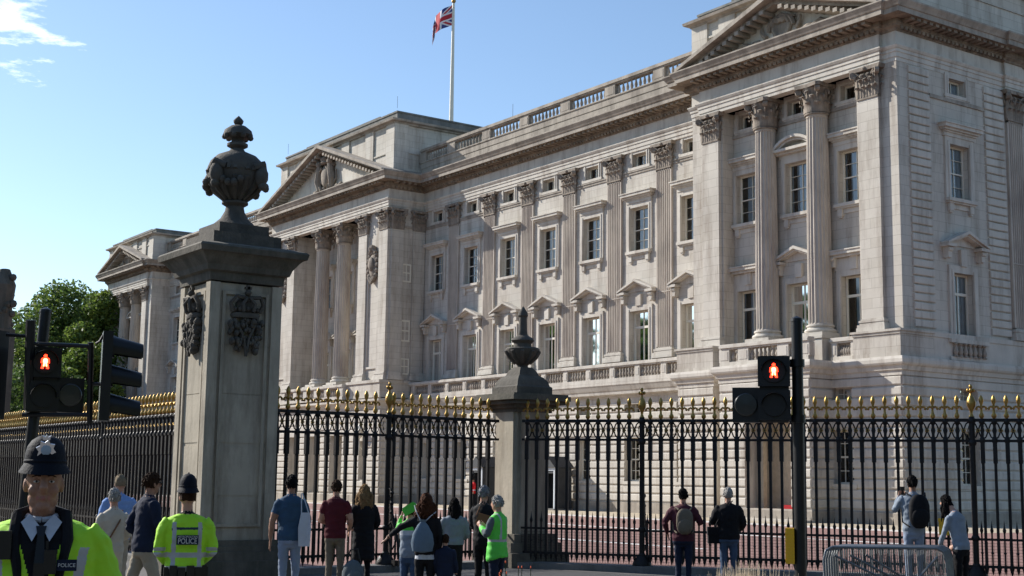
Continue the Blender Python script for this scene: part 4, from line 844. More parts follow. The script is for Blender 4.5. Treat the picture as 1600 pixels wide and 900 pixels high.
# ---------------------------------------------------------------- planting
def crown(b_, c, r, n_, rnd, size, nm=3):
    for i in range(n_):
        while 1:
            p = Vector((rnd.uniform(-1, 1), rnd.uniform(-1, 1), rnd.uniform(-1, 1)))
            if .35 < p.length < 1: break
        q = Vector((c[0]+p.x*r[0], c[1]+p.y*r[1], c[2]+p.z*r[2])); a = Vector((rnd.gauss(0, 1), rnd.gauss(0, 1), rnd.gauss(0, .6))).normalized(); d = a.orthogonal().normalized(); d = (d*math.cos(i)+a.cross(d)*math.sin(i)); s_ = size*rnd.uniform(.6, 1.3)
        b_.add([q-a*s_*.5, q+d*s_*.32-a*s_*.05, q+a*s_*.6, q-d*s_*.32], [(0, 1, 2, 3)], rnd.randrange(nm))
def tree(lab, px, dep, h, w, seed, mats, dens=1.0, lean=0):
    g_ = ground_at(px, dep, -.1); t_ = thing('tree', lab, 'tree', g_, 0, 'trees beyond the far end of the palace'); rnd = random.Random(seed)
    b_ = MB(); b_.tube([(0, 0, 0), (.2, 0, h*.25), (0, .2, h*.5), (.1, 0, h*.8)], [.55, .42, .28, .08], 9)
    cl = []
    for i in range(15):
        a = i*2.4; z = h*(.3+.62*(i/14)); rr = w*.5*math.sin(PI*min(1, .25+.72*i/14))*rnd.uniform(.55, .95); p_ = (rr*math.cos(a), rr*math.sin(a), z); cl.append(p_)
        b_.tube([(0, 0, z*.6), (p_[0]*.5, p_[1]*.5, z*.85), p_], [.17, .1, .03], 6)
    b_.obj('trunk', 'bark', t_)
    b_ = MB(); cl.append((0, 0, h*.9)); cl.append((0, 0, h*.65)); cl.append((w*.1, 0, h*.4))
    for p_ in cl:
        r_ = w*rnd.uniform(.17, .27); crown(b_, p_, (r_, r_, r_*.8), int(1300*dens), rnd, .42)
    b_.obj('crown', mats, t_)
L3 = ['leaf', 'leaf_light', 'leaf_dark']; LD = ['leaf_dark', 'leaf', 'leaf_dark']
tree('broad sunlit tree, the tallest left of the palace', 85, 150, 22.6, 17, 1, L3); tree('tree with bright foliage touching the far end of the palace', 152, 146, 22.0, 11, 2, ['leaf_light', 'leaf', 'leaf_light'])
tree('lower dark tree at the left, behind the signal pole', 18, 158, 18.5, 12, 3, LD); tree('small light green tree in front of the tall trees', 128, 138, 15.0, 9.5, 4, ['leaf_light', 'leaf_light', 'leaf'], .9)
tree('dark tree standing behind and between the two sunlit trees', 120, 168, 22.5, 13, 5, LD); tree('low dark tree hidden mostly behind the signal heads', 55, 132, 12.5, 12, 6, LD, .8)
g_ = ground_at(15, 175, 0); HB = thing('house', 'plain grey building glimpsed behind the left signal pole', 'building', g_, YAW)
b_ = MB(); b_.box(-9, 9, 0, 10, -.1, 15.5); b_.obj('wall', 'stone_worn', HB); b_ = MB(); b_.box(-9.4, 9.4, -.4, 10.4, 15.5, 17.5); b_.obj('roof', 'stone_roof', HB)
for i in range(6):
    for j in range(3):
        q = MB(); q.box(-.7, .7, -.06, .05, 0, 2.2); w_ = q.obj('window', 'frame_white', HB, (-7.5+i*3, 0, 2.4+j*4.4)); q = MB(); q.box(-.6, .6, -.08, -.05, .1, 2.1); q.obj('pane', 'dark_lens', w_)
# plume grass and a few flower tips in the near bed
b_ = MB(); rnd = random.Random(9); f_ = MB(); base = ground_at(1165, 9.0, -.06); ctr_ = at(1165, 905, 9.0)
for i in range(420):
    o_ = RT*rnd.gauss(0, .17)+Vector((fw.x, fw.y, 0))*rnd.uniform(-.2, .2); p_ = Vector((base.x+o_.x, base.y+o_.y, -.06)); h_ = ctr_.z+.06+rnd.uniform(-.06, .13)-1.2*(o_.dot(RT)/.36)**2*.1
    tip = p_+Vector((rnd.gauss(0, .05), rnd.gauss(0, .05), h_)); mid = p_.lerp(tip, .6)+Vector((rnd.gauss(0, .015), rnd.gauss(0, .015), 0)); sd = RT*.0022
    b_.add([p_-sd, p_+sd, mid+sd, mid-sd], [(0, 1, 2, 3)], 1); b_.tube([mid, mid.lerp(tip, .3), tip], [.002, .0065, .0005], 5, 0)
tag(b_.obj('plume_grass', ['plume', 'leaf'], None), 'pale dry feathery grass at the bottom edge, below the man in black', 'grass', kind='stuff')
b_ = MB(); base = ground_at(795, 9.0, -.06); zt = at(795, 897, 9.).z
for i in range(16):
    o_ = RT*rnd.gauss(0, .07)+Vector((fw.x, fw.y, 0))*rnd.uniform(-.1, .1); p_ = Vector((base.x+o_.x, base.y+o_.y, -.06)); tip = p_+Vector((rnd.gauss(0, .02), rnd.gauss(0, .02), zt+.12+rnd.uniform(-.12, .03)))
    b_.tube([p_, tip], .003, 4, 1); b_.ball(tip, .0045, 6, 0, (1, 1, 2.2))
tag(b_.obj('flower_stems', ['flower', 'leaf_dark'], None), 'few orange flower tips at the bottom edge of the bed', 'flowers', kind='stuff')
# ---------------------------------------------------------------- people
from mathutils.kdtree import KDTree
import mathutils.noise as FN
def fabric(n, c, r=.85, b=(18, .35)): mat(n, c, r, noise=(6, .12), bump=b, spec=.25)
mat('skin', (.46, .25, .17), .55, noise=(14, .08), spec=.4); mat('skin_tan', (.34, .18, .115), .6, noise=(30, .14), bump=(120, .25), spec=.35)
for n_, c in dict(blue_shirt=(.035, .075, .13), maroon=(.085, .01, .015), pale_blue=(.2, .33, .62), cream=(.56, .5, .4), navy=(.012, .018, .04), black_cloth=(.008, .008, .01), stone_trousers=(.36, .31, .23), pale_jeans=(.22, .27, .36), khaki=(.16, .13, .095), jeans=(.05, .085, .15), grey_knit=(.2, .22, .25), denim=(.22, .26, .31), plum=(.07, .018, .028), tunic_red=(.6, .015, .02), white_cloth=(.5, .52, .56), brown_cloth=(.2, .1, .05), bag_blue=(.12, .17, .22), shoe=(.015, .013, .012), band=(.42, .43, .44), navy_strip=(.03, .045, .07), teal_grey=(.1, .12, .13)).items(): fabric(n_, c)
mat('hivis', (.4, .78, .02), .7, noise=(5, .06), bump=(11, .45)); mat('hivis_green', (.1, .62, .06), .7, noise=(5, .06), bump=(11, .45))
for n_, c in dict(hair_black=(.006, .005, .005), hair_brown=(.035, .017, .009), hair_auburn=(.06, .022, .01), hair_grey=(.3, .29, .27), hair_silver=(.2, .2, .21), hair_blond=(.21, .13, .06), hair_ash=(.22, .17, .11)).items(): mat(n_, c, .85, noise=(40, .35), bump=(70, .8), spec=.12)
mat('helmet_felt', (.004, .006, .012), .75, bump=(60, .2), spec=.2); mat('chrome', (.75, .77, .8), .22, .95); mat('badge_blue', (.3, .42, .55), .35, .2); mat('bearskin', (.004, .004, .004), .8, bump=(40, 1.)); mat('pigment', (.012, .01, .009), .6)
def lerp_ring(P_, n_=3):
    out = []
    for a, b in zip(P_, P_[1:]):
        k_ = max(1, int((Vector(a[0])-Vector(b[0])).length/.03))
        for i in range(k_): t = i/k_; out.append((Vector(a[0]).lerp(Vector(b[0]), t), a[1]+(b[1]-a[1])*t, a[2]+(b[2]-a[2])*t, a[3]))
    out.append((Vector(P_[-1][0]), P_[-1][1], P_[-1][2], P_[-1][3])); return out
class Fig:
    def __init__(s): s.V = []; s.F = []; s.M = []
    def loft(s, P_, n_=14, smooth=True, ref=None):
        """rings (centre, rx, ry, material) ; axis any direction"""
        R = lerp_ring([(Vector(p[0]), p[1], p[2], p[3]) for p in P_]); k0 = len(s.V); u = None
        for j, (c, rx, ry, m_) in enumerate(R):
            t = (R[min(j+1, len(R)-1)][0]-R[max(j-1, 0)][0]).normalized()
            if u is None: u = Vector(ref) if ref else (Vector((1, 0, 0)) if abs(t.x) < .8 else Vector((0, 1, 0)))
            u = (u-t*u.dot(t)).normalized(); w = t.cross(u)
            for i in range(n_):
                a = 2*PI*i/n_; s.V.append(c+u*rx*math.cos(a)+w*ry*math.sin(a)); s.M.append(m_)
        m_ = len(R)
        for j in range(m_-1):
            for i in range(n_): s.F.append((k0+j*n_+i, k0+j*n_+(i+1) % n_, k0+(j+1)*n_+(i+1) % n_, k0+(j+1)*n_+i))
        s.F.append(tuple(k0+i for i in range(n_-1, -1, -1))); s.F.append(tuple(k0+(m_-1)*n_+i for i in range(n_)))
    def ball(s, c, r, m_, n_=14):
        c = Vector(c); k_ = 10; k0 = len(s.V)
        for j in range(k_+1):
            a = PI*min(max(j/k_, .02), .98)
            for i in range(n_):
                b = 2*PI*i/n_; s.V.append(c+Vector((r[0]*math.sin(a)*math.cos(b), r[1]*math.sin(a)*math.sin(b), -r[2]*math.cos(a)))); s.M.append(m_)
        for j in range(k_):
            for i in range(n_): s.F.append((k0+j*n_+i, k0+j*n_+(i+1) % n_, k0+(j+1)*n_+(i+1) % n_, k0+(j+1)*n_+i))
        s.F.append(tuple(k0+i for i in range(n_-1, -1, -1))); s.F.append(tuple(k0+k_*n_+i for i in range(n_)))
PEOPLE = []
def hand(f, w, d, m_, side, s_):
    "palm, four fingers and a thumb, lightly curled; w wrist, d direction of the hand"
    w = Vector(w); d = Vector(d).normalized(); sd = Vector((0, 1, 0)) if abs(d.y) < .7 else Vector((0, 0, 1)); sd = (sd-d*sd.dot(d)).normalized(); nn = d.cross(sd)*side
    f.loft([(w-d*.02, .026*s_, .02*s_, m_), (w+d*.05*s_, .042*s_, .018*s_, m_), (w+d*.095*s_, .04*s_, .015*s_, m_)], 10, ref=sd)
    for i, L_ in enumerate((.07, .08, .075, .058)):
        b = w+d*.09*s_+sd*((-.03+.02*i)*s_); f.loft([(b, .0105*s_, .0105*s_, m_), (b+d*L_*.5*s_+nn*.008, .0098*s_, .0098*s_, m_), (b+d*L_*.9*s_-nn*.03*s_*.6, .0085*s_, .0085*s_, m_)], 7)
    b = w+d*.03*s_+sd*.035*s_; f.loft([(b, .013*s_, .013*s_, m_), (b+d*.045*s_+sd*.025*s_, .0115*s_, .0115*s_, m_), (b+d*.075*s_+sd*.028*s_, .009*s_, .009*s_, m_)], 7)
def person(label, px, depth, ytop, rz=0., top='blue_shirt', leg='jeans', skin='skin', shoe='shoe', sleeve='long', arms=None, feet=None, knees=None, bulk=1., hem=.0, coat=None, lean=(0, 0), head=(0, 0), hips=1., voxel=.016, rule=None, gz=-.06, extra=None, collar=None, Hfix=None, face=False, width=1., gloves=None):
    H = Hfix or (at(px, ytop, depth).z-gz); s_ = H/1.75; f = Fig()
    X = lambda x, y, z: Vector((x*s_+lean[0]*max(0, z-.95)/.5*s_, y*s_+lean[1]*max(0, z-.95)/.5*s_, z*s_))
    B = bulk; T = top
    tw = width
    tor = [(X(0, 0, .86+hem), .15*B*hips, .115*B*hips, T if hem <= 0 else leg), (X(0, -.005, .95+hem), .168*B*hips, .13*B*hips, T), (X(0, 0, 1.08), .155*B, .118*B, T), (X(0, .005, 1.22), .17*B*tw, .125*B, T), (X(0, .0, 1.34), .185*B*tw, .12*B, T), (X(0, -.01, 1.42), .17*B*tw, .1*B, T), (X(0, -.01, 1.465), .12*B*tw, .075*B, T), (X(0, -.005, 1.5), .06, .06, collar or T)]
    tor = [(c, a*s_, b*s_, m_) for c, a, b, m_ in tor]; f.loft(tor, 20, ref=(1, 0, 0))
    if coat: f.loft([(X(0, -.01, coat), .178*B*s_, .145*B*s_, T), (X(0, 0, max(.75, coat+.04)), .176*B*s_, .142*B*s_, T), (X(0, 0, 1.0), .165*B*s_, .13*B*s_, T)], 20, ref=(1, 0, 0))
    f.loft([(X(0, 0, .8), .13*s_*hips, .1*s_*hips, leg), (X(0, 0, .92), .155*s_*hips, .115*s_*hips, leg), (X(0, 0, 1.0), .14*s_, .1*s_, leg)], 18, ref=(1, 0, 0))
    feet = feet or ((-.1, -.02, 0), (.1, .02, 0)); knees = knees or (None, None)
    for sx, ft, kn in ((-1, feet[0], knees[0]), (1, feet[1], knees[1])):
        fo = Vector(ft); hp_ = X(sx*.088, 0, .87); an = X(0, 0, 0)+Vector((fo.x, fo.y, .085+fo.z))*s_; an = Vector((fo.x*s_, fo.y*s_, (.085+fo.z)*s_))
        k_ = X(*kn) if kn else hp_.lerp(an, .49)+Vector((0, .025, 0))*s_
        f.loft([(hp_, .088*s_*hips, .095*s_*hips, leg), (hp_.lerp(k_, .4), .078*s_, .085*s_, leg), (k_, .06*s_, .065*s_, leg), (k_.lerp(an, .45), .056*s_, .062*s_, leg), (an+Vector((0, 0, -.02)), .052*s_, .056*s_, leg)], 12)
        d = Vector(ft[3:5]+(0,)) if len(ft) >= 5 else Vector((0, 1, 0))
        f.loft([(an-d*.06*s_+Vector((0, 0, -.05*s_)), .035*s_, .035*s_, shoe), (an+Vector((0, 0, -.045*s_)), .042*s_, .04*s_, shoe), (an+d*.09*s_+Vector((0, 0, -.055*s_)), .042*s_, .03*s_, shoe), (an+d*.17*s_+Vector((0, 0, -.062*s_)), .03*s_, .02*s_, shoe)], 10, ref=(d.y, -d.x, 0))
    arms = arms or (((-.25, -.02, 1.16), (-.26, .08, .93)), ((.25, -.02, 1.16), (.26, .08, .93)))
    for sx, (el, wr) in zip((-1, 1), arms):
        sh = X(sx*.175*tw*(1+.25*(B-1)), -.01, 1.405); el = X(*el); wr = X(*wr); am = T if sleeve != 'none' else skin; fa = T if sleeve == 'long' else skin; q = B if sleeve != 'none' else 1
        mid = sh.lerp(el, .55)
        f.loft([(sh+Vector((-sx*.03*s_, 0, 0)), .062*s_*B, .065*s_*B, am), (sh.lerp(el, .15), .06*s_*q, .062*s_*q, am), (mid, .053*s_*q, .054*s_*q, am if sleeve != 'vest' else am), (mid.lerp(el, .25), .05*s_*q, .05*s_*q, am if sleeve == 'long' else fa), (el, .046*s_*(q if sleeve == 'long' else 1), .046*s_*(q if sleeve == 'long' else 1), fa)], 12)
        qq = q if sleeve == 'long' else 1
        f.loft([(el, .046*s_*qq, .046*s_*qq, fa), (el.lerp(wr, .35), .045*s_*qq, .045*s_*qq, fa), (wr, .032*s_*qq, .034*s_*qq, fa)], 12); hand(f, wr, wr-el, gloves or skin, sx, s_)
    hx, hy = head; hc = X(hx, .015+hy, 1.635); nk = X(0, -.005, 1.47)
    f.loft([(nk, .062*s_, .062*s_, skin), (nk.lerp(hc, .5)+Vector((0, -.01, 0)), .054*s_, .056*s_, skin), (hc+Vector((0, -.01, -.02)), .054*s_, .06*s_, skin)], 12, ref=(1, 0, 0))
    f.ball(hc+Vector((0, -.008, .02))*s_, (.076*s_, .096*s_, .098*s_), skin, 18); f.ball(hc+Vector((0, .025, -.05))*s_, (.056*s_, .06*s_, .07*s_), skin, 16)
    f.loft([(hc+Vector((0, .085, .02))*s_, (.013 if face else .009)*s_, .012*s_, skin), (hc+Vector((0, .112 if face else .108, -.02))*s_, (.021 if face else .017)*s_, .018*s_, skin), (hc+Vector((0, .088, -.034))*s_, (.018 if face else .012)*s_, .013*s_, skin)], 8)
    for sx in (-1, 1): f.ball(hc+Vector((sx*.077, -.005, -.008))*s_, (.011*s_, .02*s_, .033*s_), skin, 10)
    if face:
        f.loft([(hc+Vector((-.045, .078, .028))*s_, .008*s_, .011*s_, skin), (hc+Vector((0, .09, .03))*s_, .009*s_, .011*s_, skin), (hc+Vector((.045, .078, .028))*s_, .008*s_, .011*s_, skin)], 8)
        f.loft([(hc+Vector((-.024, .078, -.064))*s_, .004*s_, .004*s_, 'lip'), (hc+Vector((0, .087, -.063))*s_, .007*s_, .006*s_, 'lip'), (hc+Vector((.024, .078, -.064))*s_, .004*s_, .004*s_, 'lip')], 8)
        f.ball(hc+Vector((0, .012, -.065))*s_, (.066*s_, .066*s_, .06*s_), skin, 14); f.ball(hc+Vector((0, .02, -.115))*s_, (.052*s_, .05*s_, .035*s_), skin, 12)
        f.ball(hc+Vector((0, .07, -.1))*s_, (.03*s_, .02*s_, .02*s_), skin, 10)
        for sx in (-1, 1): f.ball(hc+Vector((sx*.04, .06, -.03))*s_, (.026*s_, .022*s_, .026*s_), skin, 10)
    g_ = ground_at(px, depth, gz); o_ = thing('person', label, 'person', g_, YAW+rz+math.atan((800-px)/FPX)); o_.scale = (.9 if depth > 8 else 1., .95, 1)
    me = bpy.data.meshes.new('body'); me.from_pydata([tuple(v) for v in f.V], [], f.F); ob = bpy.data.objects.new('body', me); COL.objects.link(ob)
    md = ob.modifiers.new('r', 'REMESH'); md.mode = 'VOXEL'; md.voxel_size = voxel; ms = ob.modifiers.new('s', 'SMOOTH'); ms.iterations = 2 if voxel > .01 else 4; ms.factor = .5
    PEOPLE.append((ob, o_, f, rule, s_, (top, leg, coat, .9+hem))); o_['_s'] = s_
    info = dict(o=o_, s=s_, hc=hc, X=X, H=H); return info
def finish_people():
    bpy.context.view_layer.update(); dg = bpy.context.evaluated_depsgraph_get()
    for ob, root, f, rule, s_, (tp_, lg_, ct_, hz_) in PEOPLE:
        me = bpy.data.meshes.new_from_object(ob.evaluated_get(dg)); names = []
        kd = KDTree(len(f.V))
        for i, v in enumerate(f.V): kd.insert(v, i)
        kd.balance(); idx = []
        for p_ in me.polygons:
            c = p_.center; m_ = f.M[kd.find(c)[1]]
            if m_ in (tp_, lg_) and not ct_ and abs(c.x/s_) < .21 and abs(c.z/s_-hz_) < .16: m_ = tp_ if c.z/s_ > hz_ else lg_
            if rule: m_ = rule(c/s_, m_, p_.normal)
            if m_ not in names: names.append(m_)
            idx.append(names.index(m_))
        me.materials.clear()
        for n_ in names: me.materials.append(M[n_])
        me.polygons.foreach_set('material_index', idx); me.polygons.foreach_set('use_smooth', [True]*len(idx)); me.update(); vn = [v.normal.copy() for v in me.vertices]
        for v, nn in zip(me.vertices, vn):
            if v.co.z < 1.46*s_: v.co += nn*(FN.noise(Vector((v.co.x*9, v.co.y*9, v.co.z*17)))*.011+FN.noise(v.co*26)*.004)
        old = ob.data; ob.modifiers.clear(); ob.data = me; ob.parent = root; me.name = 'body'; bpy.data.meshes.remove(old); del root['_s']
def hair(I, m_, style='short', seed=1, length=.3, wid=1., back=True):
    b_ = MB(); s_ = I['s']; hc = I['hc']; rnd = random.Random(seed); n_ = 30; k_ = 18; V_ = []
    ph = [rnd.uniform(0, 6) for _ in range(6)]
    for j in range(k_+1):
        a = PI*j/k_*.86
        for i in range(n_):
            t = 2*PI*i/n_; fr_ = max(0, math.sin(t))           # toward the face
            lim = (.72-.4*fr_**1.2+.03*math.sin(11*t+ph[3])+rnd.uniform(-.02, .02))*PI if style != 'bald' else (.66*PI if fr_ < .3 else .25*PI)
            aa = min(a, lim); r_ = 1.0+.05*math.sin(5*t+ph[0]+3*aa)+.04*math.sin(9*t+ph[1]-5*aa)+rnd.uniform(-.018, .018)
            if style in ('curly', 'bushy'): r_ += (.16 if style == 'curly' else .28)+.09*math.sin(7*t+ph[2]+8*aa)+rnd.uniform(-.05, .05)
            V_.append(hc+Vector((.083*r_*math.sin(aa)*math.cos(t), -.008+.104*r_*math.sin(aa)*math.sin(t), .022+.109*r_*math.cos(aa)))*s_)
    b_.add(V_, [(j*n_+i, j*n_+(i+1) % n_, (j+1)*n_+(i+1) % n_, (j+1)*n_+i) for j in range(k_) for i in range(n_)], 0, True)
    for q in range(70 if style != 'bald' else 0):
        t = rnd.uniform(0, 2*PI); aa = rnd.uniform(.1, .62-.35*max(0, math.sin(t)))*PI; k2 = 1.03 if style in ('short', 'long') else 1.2; d_ = Vector((math.sin(aa)*math.cos(t), math.sin(aa)*math.sin(t), math.cos(aa))); p0 = hc+Vector((.083*d_.x*k2, -.008+.104*d_.y*k2, .022+.109*d_.z*k2))*s_; tg = Vector((-d_.y*rnd.uniform(-1, 1), d_.x, -abs(d_.z)-.5)).normalized()*.04*s_
        b_.tube([p0, p0+tg*.5+d_*.01*s_, p0+tg+d_*.006*s_], [.008*s_, .007*s_, .001], 5)
    if style in ('long', 'bushy', 'curly'):
        for q in range(46):
            t = rnd.uniform(PI*.98, PI*2.02) if style == 'long' else rnd.uniform(PI*.85, PI*2.15); x0 = math.cos(t)*.078*wid; y0 = math.sin(t)*.09; L_ = length*rnd.uniform(.75, 1.05); wv = .02 if style == 'long' else .045
            pts = [hc+Vector((x0*.8, y0*.8, .05))*s_]+[hc+Vector((x0*(1.1+.25*u*wid)+wv*math.sin(u*6+q), y0*(1.15+.15*u)+wv*.5*math.cos(u*5+q*2), -.01-L_*u))*s_ for u in (.1, .35, .6, .85, 1.)]
            b_.tube(pts, [v*s_*(1.25 if style != 'long' else 1) for v in (.016, .022, .024, .022, .016, .004)], 6)
    return b_.obj('hair', m_, I['o'], sharp=2.)
def helmet(I, badge=False, tilt=0.):
    s_ = I['s']; c = I['hc']+Vector((0, -.008, .082))*s_; o_ = I['o']; b_ = MB()
    pr = [(.091, -.02), (.092, .015), (.089, .05), (.08, .083), (.063, .108), (.039, .124), (.013, .132), (0, .133)]
    b_.lathe([(r*s_, z*s_) for r, z in pr], 32); b_.v = [(x*.97, y*1.16, z) for x, y, z in b_.v]
    n_ = 36; V_ = []
    for i in range(n_):
        a = 2*PI*i/n_; e = 1+.1*max(0, math.sin(a))+.16*max(0, -math.sin(a))
        V_ += [Vector((.091*math.cos(a)*.97, .091*math.sin(a)*1.16, .008))*s_, Vector((.112*math.cos(a)*.97, .108*e*math.sin(a)*1.14, -.026-.012*abs(math.sin(a))))*s_, Vector((.114*math.cos(a)*.97, .11*e*math.sin(a)*1.14, -.032-.012*abs(math.sin(a))))*s_, Vector((.09*math.cos(a)*.97, .09*math.sin(a)*1.16, -.012))*s_]
    b_.add(V_, [(4*i+k_, 4*((i+1) % n_)+k_, 4*((i+1) % n_)+(k_+1) % 4, 4*i+(k_+1) % 4) for i in range(n_) for k_ in range(4)], 0, True)
    b_.lathe([(.0915*s_, .01*s_), (.0945*s_, .013*s_), (.0945*s_, .02*s_), (.0915*s_, .023*s_)], 32); b_.v[-32*4:] = [(x*.97, y*1.16, z) for x, y, z in b_.v[-32*4:]]
    b_.ball((0, 0, .135*s_), .009*s_, 8)
    h = b_.obj('helmet', 'helmet_felt', o_, c, sharp=1.2)
    if badge:
        q = MB(); P_ = []
        for i in range(16):
            a = 2*PI*i/16+PI/16; r_ = .043 if i % 2 else .031; P_.append((r_*math.cos(a)*s_, r_*math.sin(a)*1.1*s_))
        q.prism(P_, -.006*s_, .0); q.ball((0, -.004*s_, 0), .012*s_, 10, 0, (1, .5, 1)); q.prism([(-.014*s_, .045*s_), (.014*s_, .045*s_), (.018*s_, .066*s_), (.006*s_, .058*s_), (0, .072*s_), (-.006*s_, .058*s_), (-.018*s_, .066*s_)], -.005*s_, 0)
        bd_ = q.obj('badge', 'chrome', h, (0, .099*s_, .066*s_), PI); bd_.rotation_euler = (.32, 0, PI)
        q = MB(); q.lathe([(.022*s_, 0), (.022*s_, .004*s_), (.015*s_, .006*s_), (0, .007*s_)], 18); q.v = [(x, -.006*s_-z, y) for x, y, z in q.v]; q.obj('enamel', 'badge_blue', h, (0, .099*s_, .066*s_), PI).rotation_euler = (.32, 0, PI)
    return h
def text_mesh(body, size, matn, ext=.001):
    cu = bpy.data.curves.new('lettering', 'FONT'); cu.body = body; cu.size = size; cu.align_x = 'CENTER'; cu.align_y = 'CENTER'; cu.extrude = ext; ob = bpy.data.objects.new('lettering', cu); COL.objects.link(ob)
    bpy.context.view_layer.update(); me = bpy.data.meshes.new_from_object(ob.evaluated_get(bpy.context.evaluated_depsgraph_get())); bpy.data.objects.remove(ob); bpy.data.curves.remove(cu); me.materials.clear(); me.materials.append(M[matn]); return me
mat('eye_white', (.5, .47, .44), .3); mat('lip', (.34, .13, .1), .5); mat('letter_white', (.6, .62, .62), .6); mat('letter_grey', (.3, .33, .3), .6)
# --- near policeman, facing the camera
def rule_p1(c, m_, n_):
    x, y, z = c
    if m_ not in ('hivis',): return m_
    if y > .0 and abs(x) < .015+.33*max(0, z-1.17): return 'black_cloth'
    if z > 1.45 and abs(x) < .13: return 'black_cloth'
    if .93 < z < .99 or (.3 < abs(x) < .5 and 1.1 < z < 1.15): return 'band'
    if y > 0 and .135 < abs(x)-(z-1.2)*.18 < .178 and z < 1.36: return 'band'
    return m_
I = person('policeman in hi-vis jacket and helmet facing the camera, nearest at left', 72, 6.5, 715, PI, 'hivis', 'black_cloth', skin='skin_tan', sleeve='long', bulk=1.34, voxel=.0068, face=True, rule=rule_p1, arms=(((-.33, -.01, 1.12), (-.3, .12, .88)), ((.33, -.01, 1.12), (.3, .12, .88))), collar='black_cloth', width=1.08)
helmet(I, True); s_ = I['s']; o_ = I['o']; hc = I['hc']
fz = lambda z: .163-max(0, z-1.36)*.72
b_ = MB()
for sx in (-1, 1):
    P_ = [(sx*.004, 1.45), (sx*.05, 1.505), (sx*.085, 1.47), (sx*.036, 1.39)]
    b_.prism(P_ if sx > 0 else P_[::-1], 0, .012)
b_.v = [(x*s_, (y+.016+fz(z)-.2*max(0, abs(x)-.04))*s_, z*s_) for x, y, z in b_.v]
b_.tube([Vector((.066*math.sin(a_), .064*math.cos(a_)+.004, 1.497-.02*math.cos(a_)))*s_ for a_ in [i*PI/8 for i in range(17)]], .016*s_, 8); b_.obj('shirt_collar', 'white_cloth', o_)
b_ = MB()
for z0_, z1_, w0, w1 in ((1.455, 1.415, .022, .014), (1.415, 1.3, .014, .022), (1.3, 1.15, .022, .026)): b_.prism([(-w0, z0_), (w0, z0_), (w1, z1_), (-w1, z1_)], .006, .022)
b_.v = [(x*s_, (y+.016+fz(z))*s_, z*s_) for x, y, z in b_.v]; b_.obj('tie', 'black_paint', o_)
b_ = MB()
for sx in (-1, 1): b_.tube([Vector((sx*.05, .17, 1.05))*s_, Vector((sx*.085, .165, 1.25))*s_, Vector((sx*.11, .13, 1.4))*s_, Vector((sx*.1, .04, 1.5))*s_, Vector((sx*.04, -.06, 1.52))*s_], [.012, .02, .028, .03, .026], 8)
b_.obj('jacket_collar', 'black_cloth', o_)
b_ = MB(); b_.box(-.075, -.02, 0, .045, -.05, .06); b_.tube([(-.03, .02, .06), (-.03, .02, .1)], .006, 6); b_.obj('radio', 'black_paint', o_, Vector((.0, .165, 1.3))*s_); b_ = MB(); b_.box(-.035, .035, 0, .03, -.06, .07); b_.obj('radio', 'black_paint', o_, Vector((.15, .14, 1.37))*s_)
b_ = MB(); b_.box(-.045, .045, 0, .01, -.026, .026); pa = b_.obj('name_patch', 'navy', o_, Vector((-.112, .186, 1.29))*s_); t_ = put('lettering', text_mesh('POLICE', .024, 'letter_white'), pa, (0, .0115, 0)); t_.rotation_euler = (HP, 0, PI)
t_ = put('sleeve_lettering', text_mesh('POLICE', .03, 'letter_grey'), o_, Vector((-.372, .075, 1.2))*s_); t_.rotation_euler = (HP, .1, PI-.55)
b_ = MB()
for sx in (-1, 1):
    b_.ball(hc+Vector((sx*.031, .0825, .01))*s_, .0115*s_, 12, 0, (1.15, .5, .55)); b_.ball(hc+Vector((sx*.031, .0875, .01))*s_, .0052*s_, 10, 1, (1, .5, 1)); b_.tube([hc+Vector((sx*.018, .087, .0165))*s_, hc+Vector((sx*.032, .0895, .0185))*s_, hc+Vector((sx*.045, .084, .0155))*s_], .0028*s_, 6, 2)
b_.obj('eyes', ['eye_white', 'pigment', 'skin_tan'], o_)
b_ = MB()
for sx in (-1, 1): b_.tube([hc+Vector((sx*.014, .094, .034))*s_, hc+Vector((sx*.033, .09, .038))*s_, hc+Vector((sx*.05, .078, .03))*s_], [.003, .0045, .002], 6)
b_.obj('eyebrows', 'hair_brown', o_)
# --- policeman seen from behind
def rule_p2(c, m_, n_):
    x, y, z = c
    if m_ != 'hivis': return m_
    if 1.1 < z < 1.145 or .985 < z < 1.03: return 'band'
    if abs(abs(x)-.125) < .02 and 1.02 < z < 1.42 and abs(x) < .17: return 'band'
    if 1.345 < z < 1.368 and abs(x) < .15: return 'navy_strip'
    if abs(x) > .2 and (1.16 < z < 1.19): return 'band'
    return m_
I = person('policeman in hi-vis jacket and helmet seen from behind', 297, 12.2, 757, .08, 'hivis', 'black_cloth', bulk=1.2, voxel=.011, rule=rule_p2, arms=(((-.27, -.04, 1.17), (-.15, .2, 1.03)), ((.27, -.04, 1.17), (.15, .2, 1.03))), hem=.08, collar='black_cloth', width=1.08)
helmet(I); hair(I, 'hair_brown', 'bald', 4); s_ = I['s']; o_ = I['o']
b_ = MB(); b_.box(-.105, .105, -.012, .0, -.042, .042); pa = b_.obj('back_patch', 'navy', o_, Vector((0, -.172, 1.262))*s_); pa.rotation_euler = (.05, 0, 0)
t_ = put('lettering', text_mesh('POLICE', .066, 'letter_white'), pa, (0, -.0135, -.011)); t_.rotation_euler = (HP, 0, 0); t_.scale = (.86, 1, 1)
t_ = put('lettering', text_mesh('METROPOLITAN', .026, 'letter_white'), pa, (0, -.0135, .027)); t_.rotation_euler = (HP, 0, 0)
b_ = MB()
for i in range(14):
    a = i*2*PI/14; b_.box(.19*math.cos(a)-.035, .19*math.cos(a)+.035, .155*math.sin(a)-.03, .155*math.sin(a)+.03, .0-.02*(i % 3), .09+.015*(i % 2))
